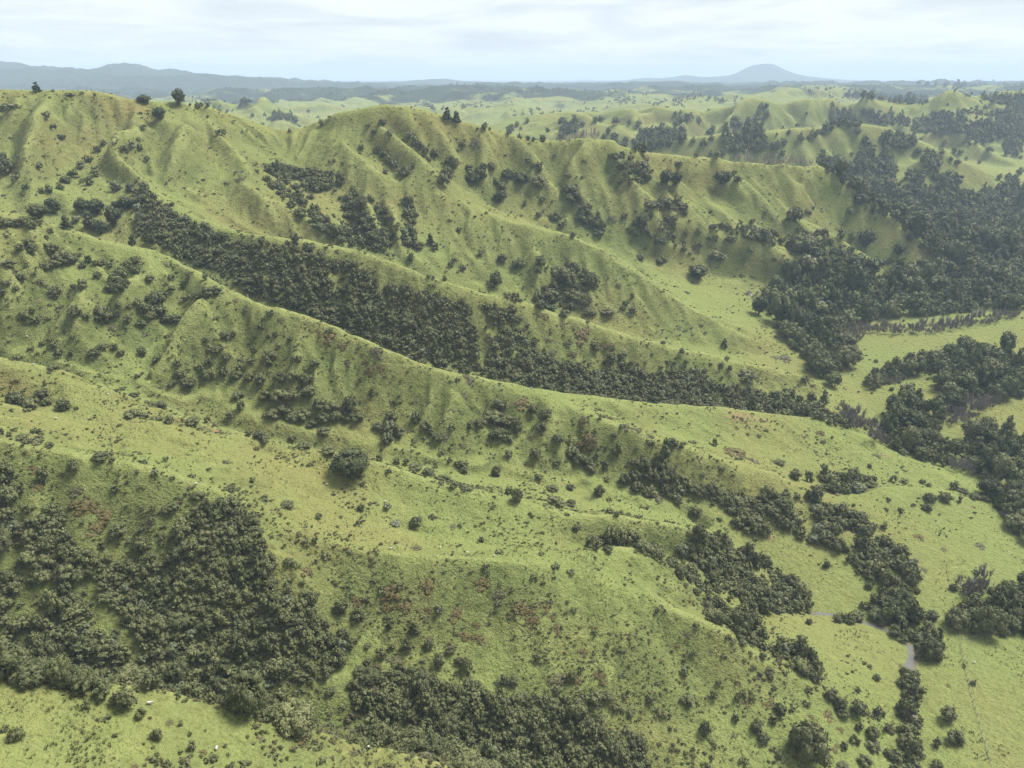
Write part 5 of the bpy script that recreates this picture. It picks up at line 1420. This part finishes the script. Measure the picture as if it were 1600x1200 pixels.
def grow():
    by = {}
    for p in PLANTS:
        by.setdefault(LOOKS[p['kind']][0], []).append(p)
    rest = []
    chosen = []
    for name, ps in by.items():
        ps.sort(key=lambda p: -(p['px'] * (1.35 if p['single'] else 1.0)))
        seen = [p for p in ps if -6 < p['u'] < 1606 and -6 < p['v'] < 1206]
        chosen += seen[:MOST]
        ids = {id(p) for p in seen[:MOST]}
        rest += [p for p in ps if id(p) not in ids]
    # ordinals along each stretch of each spur
    keys = {}
    for p in chosen:
        if p['single']:
            p['key'] = (LOOKS[p['kind']][0], LOOKS[p['kind']][2], spur_of(p['y']), BANDS[int(np.clip(p['u'] // 200, 0, 7))])
            keys.setdefault(p['key'], []).append(p)
    for k, ps in keys.items():
        ps.sort(key=lambda p: p['u'])
        sizes = np.array([p['px'] for p in ps])
        for i, p in enumerate(ps):
            q = (sizes < p['px']).mean()
            size = 'large' if q > 0.66 else 'small' if q < 0.25 else 'medium'
            noun = {'bracken_patch': 'bracken patch', 'tree': 'tree', 'conifer_tree': 'conifer', 'bare_tree': 'tree'}.get(k[0], 'shrub')
            if len(ps) == 1:
                p['label'] = f"only {k[1]} {noun} on the {k[3]} part of {k[2]}"
            else:
                p['label'] = f"{size} {k[1]} {noun}, {ordinal(i + 1)} from left on {k[3]} of {k[2]}"
            p['group'] = f"{noun} plants scattered over {k[2]}" if noun in ('shrub', 'bracken patch') else f"trees standing on {k[2]}"
    for p in chosen:
        name, cat, adj, near, far = LOOKS[p['kind']]
        big = p['px'] > 17
        sk = near if big else far
        kk = int(RNG.integers(len(SHAPES[sk])))
        mat = KIND_MAT.get(p['kind'])
        if sk == 'shrub' and p['h'] and p['h'] > 2.0:
            sk, kk = 'shrub_tall', int(RNG.integers(2))
        if sk in ('shrub', 'tree') and p['px'] > 36:
            sk, kk = 'big', int(RNG.integers(3))
        if p['single'] and p['kind'] in ('tree', 'conifer'):
            mat = M_DARK
        if sk == 'tree' and p['single']:
            kk = int(RNG.choice([0, 3]))
        if not p['single'] and p['kind'] == 'shrub' and RNG.random() < 0.06:
            sk, kk = 'conifer', int(RNG.integers(2))
        own = SHAPES[sk][kk][0][:, 2].max()
        r = p['r']
        hs = r * (p['h'] / own if p['h'] else RNG.uniform(0.65, 1.35))
        if p['kind'] in ('fern', 'olive'):
            hs = r * 0.40
        if p['kind'] == 'tree' and not p['single']:
            hs = r * RNG.uniform(0.8, 1.45)
        rot = (0, 0, RNG.uniform(0, 6.28))
        squash = RNG.uniform(0.85, 1.15)
        if p['kind'] in ('fern', 'olive'):     # low fronds lie along the slope
            gx = float(ground(np.array([p['x'] + 1.5]), np.array([p['y']]))[0] - ground(np.array([p['x'] - 1.5]), np.array([p['y']]))[0]) / 3
            gy = float(ground(np.array([p['x']]), np.array([p['y'] + 1.5]))[0] - ground(np.array([p['x']]), np.array([p['y'] - 1.5]))[0]) / 3
            rot = (math.atan(gy), -math.atan(gx), 0)
        if (p['kind'] == 'shrub' or not p['single']) and p['kind'] in ('shrub', 'tree') and RNG.random() < 0.24:
            mat = M_SCRUB_LIGHT
        loc = (p['x'], p['y'], p['z'] - 0.10 * r)
        scale = (r * squash, r * (2 - squash), hs)
        parts = p['px'] > 24 and p['kind'] in ('tree', 'conifer', 'shrub', 'pale')
        if p['kind'] == 'poplar':
            scale = (r * 0.8, r * 0.8, r * RNG.uniform(0.75, 1.05))
        if parts:
            o = bpy.data.objects.new(name, None)
            COL.objects.link(o)
            o.location, o.rotation_euler = loc, rot
            lift = 0.05 * hs if p['kind'] in ('shrub', 'pale') else 0.14 * hs
            put('crown', shape_mesh(sk, kk, mat), (0, 0, lift), scale, (0, 0, 0), o)
            put('trunk', TRUNKS[int(RNG.integers(3))], (0, 0, 0), (r, r, hs), (0, 0, 0), o)
        else:
            o = put(name, shape_mesh(sk, kk, mat), loc, scale, rot)
        if p['single']:
            tag(o, p['label'], cat, p['group'])
        else:
            what = {'shrub': 'dark grey-green shrub', 'tree': 'dark evergreen tree', 'bare': 'leafless tree', 'poplar': 'leafless tree'}[p['kind']]
            tag(o, f"{what} {p['place']}", cat, f"{what}s {p['place']}")
    return rest


def merged(name, items, label):
    """many plants of one mass as one mesh: items are (shape, mesh index, loc, scale, angle, tint, material slot)"""
    mats, V, T, TI, MI = [], [], [], [], []
    n = 0
    for shape, mat, loc, sc, ang, tint in items:
        v, t = shape
        c, s = math.cos(ang), math.sin(ang)
        x, y = v[:, 0] * sc[0], v[:, 1] * sc[1]
        V.append(np.stack([c * x - s * y + loc[0], s * x + c * y + loc[1], v[:, 2] * sc[2] + loc[2]], 1).astype(np.float32))
        T.append(t.astype(np.int32) + n)
        n += len(v)
        if mat not in mats:
            mats.append(mat)
        TI.append(np.full(len(v), tint, np.float32))
        MI.append(np.full(len(t), mats.index(mat), np.int32))
    me = raw_mesh(name, np.concatenate(V), np.concatenate(T), None, smooth=False, k=3)
    for m in mats:
        me.materials.append(m)
    me.polygons.foreach_set('material_index', np.concatenate(MI))
    a = me.attributes.new('tint', 'FLOAT', 'POINT')
    a.data.foreach_set('value', np.concatenate(TI))
    me.update()
    o = bpy.data.objects.new(name, me)
    COL.objects.link(o)
    o['kind'] = 'stuff'
    o['label'] = label
    return o


REST = grow()


def grow_rest():
    items = {'scrub': [], 'woods': []}
    for p in REST:
        sk = LOOKS[p['kind']][3] if (p['px'] > 17 and p['kind'] != 'tree') else LOOKS[p['kind']][4]
        k = int(RNG.integers(len(SHAPES[sk])))
        if not p['single'] and p['kind'] == 'shrub' and RNG.random() < 0.06:
            sk, k = 'conifer', int(RNG.integers(2))
        shp = SHAPES[sk][k]
        own = shp[0][:, 2].max()
        r = p['r']
        hs = r * (p['h'] / own if p['h'] else RNG.uniform(0.65, 1.35))
        q = RNG.uniform(0.85, 1.15)
        mat = KIND_MAT.get(p['kind'], MATS[sk])
        if p['kind'] in ('shrub', 'tree') and p['y'] < 1000 and RNG.random() < 0.03:
            mat = M_PALE
        elif p['kind'] in ('shrub', 'tree') and RNG.random() < 0.28:
            mat = M_SCRUB_LIGHT
        items['woods' if p['kind'] in ('tree', 'conifer', 'bare', 'poplar') else 'scrub'].append((shp, mat, (p['x'], p['y'], p['z'] - 0.1 * r), (r * q, r * (2 - q), hs), RNG.uniform(0, 6.28), RNG.random()))
    # loose bushes straggling out from the edges of the closed bush
    for p in PLANTS:
        if p['single'] or p['kind'] not in ('shrub', 'tree') or p['y'] > 1000 or RNG.random() > 0.45:
            continue
        a, d = RNG.uniform(0, 6.28), p['r'] * (1.4 + 6.5 * RNG.random() ** 1.8)
        x, y = p['x'] + d * math.cos(a), p['y'] + d * math.sin(a)
        z = float(ground(np.array([x]), np.array([y]))[0])
        r = RNG.uniform(0.7, 1.9)
        sk = 'shrub' if y < 260 and r > 1.3 else 'shrub_far'
        k = int(RNG.integers(len(SHAPES[sk])))
        items['scrub'].append((SHAPES[sk][k], RNG.choice([M_SCRUB, M_SCRUB, M_SCRUB, M_OLIVE]), (x, y, z - 0.1 * r), (r, r, r * RNG.uniform(0.6, 1.2)), RNG.uniform(0, 6.28), RNG.random()))
    # thin low scrub and fern over the rougher faces
    n = 15000
    y = np.exp(RNG.uniform(math.log(88), math.log(950), n))
    x = RNG.uniform(-1.0, 1.0, n) * y
    z = ground(x, y)
    e = 2.0
    sl = np.hypot(ground(x + e, y) - ground(x - e, y), ground(x, y + e) - ground(x, y - e)) / (2 * e)
    clump = fbm(x / 38, y / 38, 91, 3)
    ok = (clump > 0.16 - 0.6 * np.clip(sl - 0.35, -0.2, 0.6)) & (z > 2.5) & (sl > 0.22) & (RNG.random(n) < 0.55)
    for k in np.nonzero(ok)[0]:
        r = 0.45 + 1.0 * RNG.random() ** 2.5 * (1 + y[k] / 900)
        shp = SHAPES['scrap'][int(RNG.integers(3))]
        m = M_SCRUB if RNG.random() < 0.66 else M_OLIVE
        items['scrub'].append((shp, m, (x[k], y[k], z[k] - 0.08 * r), (r * RNG.uniform(.8, 1.4), r, r * RNG.uniform(0.7, 1.3)), RNG.uniform(0, 6.28), RNG.random()))
    # flecks of fern, rush and thistle
    n = 52000
    y = np.exp(RNG.uniform(math.log(100), math.log(900), n))
    x = RNG.uniform(-0.95, 0.95, n) * y
    z = ground(x, y)
    sl = np.hypot(ground(x + e, y) - ground(x - e, y), ground(x, y + e) - ground(x, y - e)) / (2 * e)
    clump = fbm(x / 26, y / 26, 97, 3)
    ok = (clump + 0.5 * (RNG.random(n) - 0.5) > 0.22 - 1.0 * np.clip(sl - 0.36, -0.3, 0.4)) & (z > 4.5)
    for k in np.nonzero(ok)[0]:
        r = (0.28 + 0.5 * RNG.random() ** 2) * (1 + y[k] / 700)
        m = (M_OLIVE, M_RUSH, M_SCRUB, M_FERN)[int(RNG.choice(4, p=(0.42, 0.34, 0.16, 0.08)))]
        items['scrub'].append((SHAPES['fleck'][int(RNG.integers(3))], m, (x[k], y[k], z[k] - 0.06 * r), (r * RNG.uniform(1.0, 2.0), r, r * RNG.uniform(0.5, 0.9)), RNG.uniform(-0.5, 0.5), RNG.random()))
    # far hills: loose trees too many to count
    n = 30000
    y = np.exp(RNG.uniform(math.log(1000), math.log(5200), n))
    x = RNG.uniform(-0.8, 0.8, n) * y
    z = ground(x, y)
    cl = fbm(x / 300, y / 300, 93, 3)
    ok = (cl > 0.40 - 0.28 * (y > 2000)) & (RNG.random(n) < np.clip((y - 900) / 3600, 0.03, 0.8))
    for k in np.nonzero(ok)[0]:
        r = RNG.uniform(3.0, 7.5)
        shp = SHAPES['tree_far'][int(RNG.integers(5))] if y[k] < 1500 else SHAPES['tree_tiny'][int(RNG.integers(3))]
        items['woods'].append((shp, M_TREE, (x[k], y[k], z[k] - 0.5), (r * RNG.uniform(.9, 1.6), r, r * RNG.uniform(0.7, 1.0)), RNG.uniform(0, 6.28), RNG.random()))
    merged('scrub', items['scrub'], 'dense dark scrub and thin low bushes covering the gullies and steep faces')
    merged('woods', items['woods'], 'dark forest filling the valley floor and scattered over far hills')


grow_rest()


def rushes():
    n = 60000
    y = np.exp(RNG.uniform(math.log(86), math.log(620), n))
    x = RNG.uniform(-1.0, 1.0, n) * y
    z = ground(x, y)
    cl = fbm(x / 22, y / 22, 95, 3)
    ok = (cl + 0.55 * RNG.random(n) > 0.42 + 0.25 * (y < 130)) & ((z > 4.0) | (cl > 0.25))
    V, T, TI, m = [], [], [], 0
    for k in np.nonzero(ok)[0]:
        v, t = SHAPES['tuft'][int(RNG.integers(4))]
        s = RNG.uniform(0.35, 0.85) * (1 + y[k] / 1500)
        V.append(v * np.array([s, s, s * RNG.uniform(0.6, 1.1)]) + np.array([x[k], y[k], z[k] - 0.03]))
        T.append(t + m)
        m += len(v)
        TI.append(np.full(len(v), RNG.random(), np.float32))
    me = raw_mesh('tussock_grass', np.concatenate(V), np.concatenate(T), M_RUSH, smooth=False, k=3)
    a = me.attributes.new('tint', 'FLOAT', 'POINT')
    a.data.foreach_set('value', np.concatenate(TI))
    o = bpy.data.objects.new('tussock_grass', me)
    COL.objects.link(o)
    o['kind'] = 'stuff'
    o['label'] = 'tufts of rushes and rank grass dotted over the pasture'


rushes()


# ------------------------------------------------------------------ sheep, cattle, fences, water
def body_mesh(name, rings, sides, mat_list, extra):
    """one continuous body: rings are (x, z centre, half width, half height); extra limbs are tubes merged in"""
    V, T = [], []
    for x, z, w, h in rings:
        for s in range(sides):
            a = 2 * math.pi * s / sides
            V.append((x, w * math.cos(a), z + h * math.sin(a)))
    for k in range(len(rings) - 1):
        for s in range(sides):
            i, j = k * sides + s, k * sides + (s + 1) % sides
            T += [(i, j + sides, j), (i, i + sides, j + sides)]
    for k in (0, len(rings) - 1):
        T += [(k * sides, k * sides + s, k * sides + s + 1) for s in range(1, sides - 1)]
    v, t = merge([(np.array(V), np.array(T))] + [e[0] for e in extra])
    me = raw_mesh(name, v, t, None, smooth=True, k=3)
    for m in mat_list:
        me.materials.append(m)
    mi = np.zeros(len(t), np.int32)
    n = len(T)
    for e, slot in extra:
        mi[n:n + len(e[1])] = slot
        n += len(e[1])
    me.polygons.foreach_set('material_index', mi)
    me.update()
    return me


def quad_legs(xf, xb, w, top, r, slot):
    out = []
    for x, back in ((xf, 0), (xb, 1)):
        for s in (-1, 1):
            b = -0.06 if back else 0.02
            out.append((tube([(x, s * w, top), (x + b * 0.3, s * w, top * 0.55), (x + b, s * w, top * 0.32), (x, s * w, 0.0), (x + 0.04, s * w, -0.02)], [r * 1.9, r * 1.3, r, r * 0.8, r * 0.9], 5), slot))
    return out


SHEEP_MESH = body_mesh('sheep', [(-0.58, 0.66, 0.08, 0.10), (-0.52, 0.66, 0.22, 0.24), (-0.30, 0.66, 0.29, 0.29), (0.05, 0.65, 0.28, 0.29), (0.32, 0.67, 0.24, 0.26), (0.46, 0.74, 0.15, 0.18), (0.58, 0.86, 0.10, 0.12)], 9,
                       [M_WOOL, M_FACE], [(tube([(0.55, 0, 0.88), (0.66, 0, 0.90), (0.80, 0, 0.80), (0.86, 0, 0.76)], [0.07, 0.095, 0.065, 0.04], 6), 1),
                                          (tube([(0.63, 0.07, 0.93), (0.62, 0.19, 0.91)], [0.035, 0.012], 4), 1), (tube([(0.63, -0.07, 0.93), (0.62, -0.19, 0.91)], [0.035, 0.012], 4), 1),
                                          (tube([(-0.56, 0, 0.70), (-0.66, 0, 0.52)], [0.05, 0.02], 4), 0)] + quad_legs(0.33, -0.36, 0.13, 0.48, 0.028, 1))
GRAZE_MESH = body_mesh('sheep', [(-0.58, 0.66, 0.08, 0.10), (-0.52, 0.66, 0.22, 0.24), (-0.30, 0.66, 0.29, 0.29), (0.05, 0.65, 0.28, 0.29), (0.32, 0.64, 0.24, 0.26), (0.47, 0.54, 0.14, 0.17), (0.60, 0.36, 0.09, 0.11)], 9,
                       [M_WOOL, M_FACE], [(tube([(0.58, 0, 0.38), (0.66, 0, 0.27), (0.72, 0, 0.10), (0.73, 0, 0.03)], [0.07, 0.09, 0.06, 0.04], 6), 1),
                                          (tube([(0.63, 0.07, 0.33), (0.60, 0.18, 0.36)], [0.035, 0.012], 4), 1), (tube([(0.63, -0.07, 0.33), (0.60, -0.18, 0.36)], [0.035, 0.012], 4), 1),
                                          (tube([(-0.56, 0, 0.70), (-0.66, 0, 0.52)], [0.05, 0.02], 4), 0)] + quad_legs(0.33, -0.36, 0.13, 0.48, 0.028, 1))
COW_MESH = body_mesh('cow', [(-0.98, 1.12, 0.10, 0.14), (-0.88, 1.08, 0.28, 0.30), (-0.5, 1.00, 0.34, 0.38), (0.1, 0.96, 0.37, 0.42), (0.55, 1.02, 0.30, 0.40), (0.80, 1.10, 0.18, 0.28), (1.05, 1.05, 0.12, 0.17), (1.22, 0.86, 0.10, 0.13)], 9,
                     [M_HIDE], [(tube([(1.18, 0, 0.90), (1.30, 0, 0.80), (1.42, 0, 0.52), (1.44, 0, 0.42)], [0.10, 0.13, 0.09, 0.07], 6), 0),
                                (tube([(1.24, 0.10, 0.92), (1.20, 0.28, 0.92)], [0.05, 0.02], 4), 0), (tube([(1.24, -0.10, 0.92), (1.20, -0.28, 0.92)], [0.05, 0.02], 4), 0),
                                (tube([(-0.95, 0, 1.18), (-1.06, 0, 0.9), (-1.05, 0, 0.45)], [0.04, 0.025, 0.035], 4), 0)] + quad_legs(0.62, -0.72, 0.20, 0.72, 0.055, 0))


def animals():
    for lst, meshes, name, cat in ((SHEEP, (SHEEP_MESH, GRAZE_MESH), 'sheep', 'sheep'), (CATTLE, (COW_MESH,), 'cow', 'cow')):
        rows = {}
        for i, (u, v, ang) in enumerate(lst):
            x, y, z = cast([u], [v])
            if np.isnan(x[0]):
                continue
            sp = spur_of(y[0]) if u < 1460 else 'the lowest paddock'
            rows.setdefault(sp, []).append((u, x[0], y[0], z[0], ang, i))
        for sp, rs in rows.items():
            rs.sort()
            for n, (u, x, y, z, ang, i) in enumerate(rs):
                gx = (float(ground(np.array([x + 1]), np.array([y]))[0]) - float(ground(np.array([x - 1]), np.array([y]))[0])) / 2
                gy = (float(ground(np.array([x]), np.array([y + 1]))[0]) - float(ground(np.array([x]), np.array([y - 1]))[0])) / 2
                a = math.radians(ang)
                pitch = -math.atan(gx * math.cos(a) + gy * math.sin(a))
                sc = 0.85 if name == 'sheep' else 0.82
                k = i % len(meshes)
                o = put(name, meshes[k], (x, y, z + 0.02), (sc, sc, sc), (0, pitch, a))
                head = '' if name == 'cow' else (' with raised head' if k == 0 else ' with lowered head')
                coat = 'white sheep' if name == 'sheep' else 'small black cow'
                pos = 'on its own' if len(rs) == 1 else f"{ordinal(n + 1)} from left of those"
                tag(o, f"{coat}{head}, {pos} on {sp}", cat, f"{'sheep grazing' if name == 'sheep' else 'black cattle standing'} on {sp}")


animals()

POST_MESH = tri_mesh('post', tube([(0, 0, -0.3), (0, 0, 0.6), (0, 0, 1.25)], [0.085, 0.08, 0.07], 6), M_POST, True)


def fence(px, gap, label, tall=1.0, most=98):
    """posts every few metres along a line read off the photograph, five wires between them"""
    u, v = np.array(px, float).T
    x, y, z = cast(u, v)
    ok = ~np.isnan(x)
    x, y = x[ok], y[ok]
    pts = []
    for k in range(len(x) - 1):
        n = max(1, int(math.hypot(x[k + 1] - x[k], y[k + 1] - y[k]) / gap))
        pts += [(x[k] + (x[k + 1] - x[k]) * i / n, y[k] + (y[k + 1] - y[k]) * i / n) for i in range(n)]
    pts.append((x[-1], y[-1]))
    pts = pts[:most]
    P = np.array(pts)
    Z = ground(P[:, 0], P[:, 1])
    root = bpy.data.objects.new('wire_fence', None)
    COL.objects.link(root)
    root.location = (P[0, 0], P[0, 1], Z[0])
    o0 = np.array([P[0, 0], P[0, 1], Z[0]])
    for p, zz in zip(P, Z):
        put('post', POST_MESH, np.array([p[0], p[1], zz]) - o0, (tall, tall, tall * RNG.uniform(0.92, 1.06)), (RNG.uniform(-.05, .05), RNG.uniform(-.05, .05), RNG.uniform(0, 3)), root)
    for w in (0.25, 0.45, 0.65, 0.85, 1.05):
        line = [np.array([p[0], p[1], zz + w * tall]) - o0 for p, zz in zip(P, Z)]
        put('wire', tri_mesh('wire', tube(line, [0.012] * len(line), 3), M_WIRE), (0, 0, 0), (1, 1, 1), (0, 0, 0), root)
    tag(root, label, 'fence')


fence([(1498, 990), (1506, 1035), (1517, 1085), (1530, 1130), (1543, 1175), (1552, 1205)], 3.2, 'post and wire fence along the near side of the lowest paddock', 1.1)
fence([(1502, 1000), (1540, 994), (1602, 988)], 4.0, 'short wire fence across the paddock below the dark trees', 1.0)
fence([(122, 143), (135, 160), (155, 186), (212, 194), (295, 199), (370, 218)], 5.0, 'wire fence running down and across the top of the long ridge', 1.3)
fence([(690, 244), (732, 243), (778, 247)], 5.0, 'wire fence across the slope below the pointed tree pair', 1.3)


def stream():
    water, nt, b = material('stream_water')
    b.inputs['Base Color'].default_value = (0.10, 0.10, 0.085, 1)
    b.inputs['Roughness'].default_value = 0.12
    b.inputs['Specular IOR Level'].default_value = 0.6
    geo = node(nt, 'ShaderNodeNewGeometry')
    bp = node(nt, 'ShaderNodeBump', inputs={'Strength': 0.25, 'Distance': 0.1})
    nt.links.new(noise(nt, geo.outputs['Position'], 2.5, 3), bp.inputs['Height'])
    nt.links.new(bp.outputs[0], b.inputs['Normal'])
    mud = plain('stream_bank', (0.085, 0.075, 0.055), (0.15, 0.13, 0.095), 1.2)
    for nm, m, wid, up in (('stream', water, 0.55, 0.16), ('stream_bank', mud, 1.1, 0.08)):
        V, Q = [], []
        for px in STREAM_LINES:
            u, v, w = np.array(px, float).T
            x, y, z = cast(u, v)
            n = 14 * (len(x) - 1)
            t = np.linspace(0, len(x) - 1, n)
            k = np.arange(len(x))
            X, Y, W = np.interp(t, k, x), np.interp(t, k, y), np.interp(t, k, w) * wid
            X, Y = smooth1(X[:, None], 12, 0)[:, 0], smooth1(Y[:, None], 12, 0)[:, 0]
            Z = ground(X, Y)
            dx, dy = np.gradient(X), np.gradient(Y)
            l = np.hypot(dx, dy) + 1e-9
            W = W * (1 + 0.3 * perlin(t * 1.3, t * 0, 7))
            Zc = smooth1(np.minimum(Z, ground(X + W, Y))[:, None], 6, 0)[:, 0] + up
            base = len(V)
            for i in range(n):
                for s in (-1, -0.4, 0.4, 1):
                    V.append((X[i] - s * W[i] * dy[i] / l[i], Y[i] + s * W[i] * dx[i] / l[i], Zc[i] if nm == 'stream' else max(Zc[i], 0) + (0.0 if abs(s) < 1 else 0.02)))
            for i in range(n - 1):
                for s in range(3):
                    a = base + i * 4 + s
                    Q.append((a, a + 1, a + 5, a + 4))
        me = raw_mesh(nm, np.array(V), np.array(Q), m)
        o = bpy.data.objects.new(nm, me)
        COL.objects.link(o)
        o['kind'] = 'structure'


STREAM_LINES = [
    [(1262, 962, 1.2), (1282, 958, 2.2), (1300, 962, 1.5), (1345, 972, 1.2), (1395, 990, 1.5), (1420, 1010, 1.8), (1424, 1030, 2.2), (1414, 1050, 1.5), (1420, 1090, 1.2), (1426, 1125, 1.4), (1428, 1160, 1.3), (1424, 1215, 1.3)],
]
stream()


# ------------------------------------------------------------------ the air
def build_haze():
    x, y0, y1, z0, z1 = 40000.0, -300.0, 31000.0, -40.0, 520.0
    co = np.array([(a, b, c) for c in (z0, z1) for b in (y0, y1) for a in (-x, x)], np.float32)
    q = np.array([(0, 2, 3, 1), (4, 5, 7, 6), (0, 1, 5, 4), (2, 6, 7, 3), (0, 4, 6, 2), (1, 3, 7, 5)], np.int32)
    m = bpy.data.materials.new('haze')
    m.use_nodes = True
    nt = m.node_tree
    nt.nodes.remove(nt.nodes['Principled BSDF'])
    v = node(nt, 'ShaderNodeVolumePrincipled')
    v.inputs['Color'].default_value = HAZE_COLOR
    v.inputs['Density'].default_value = HAZE_DENSITY
    v.inputs['Anisotropy'].default_value = 0.0
    nt.links.new(v.outputs[0], nt.nodes['Material Output'].inputs['Volume'])
    me = raw_mesh('haze', co, q, m, smooth=False)
    o = bpy.data.objects.new('haze', me)
    COL.objects.link(o)
    o['kind'] = 'stuff'
    o['label'] = 'thin bluish haze filling the air over the valleys'


HAZE_COLOR = (0.63, 0.81, 1.0, 1.0)
HAZE_DENSITY = 0.00010
build_haze()
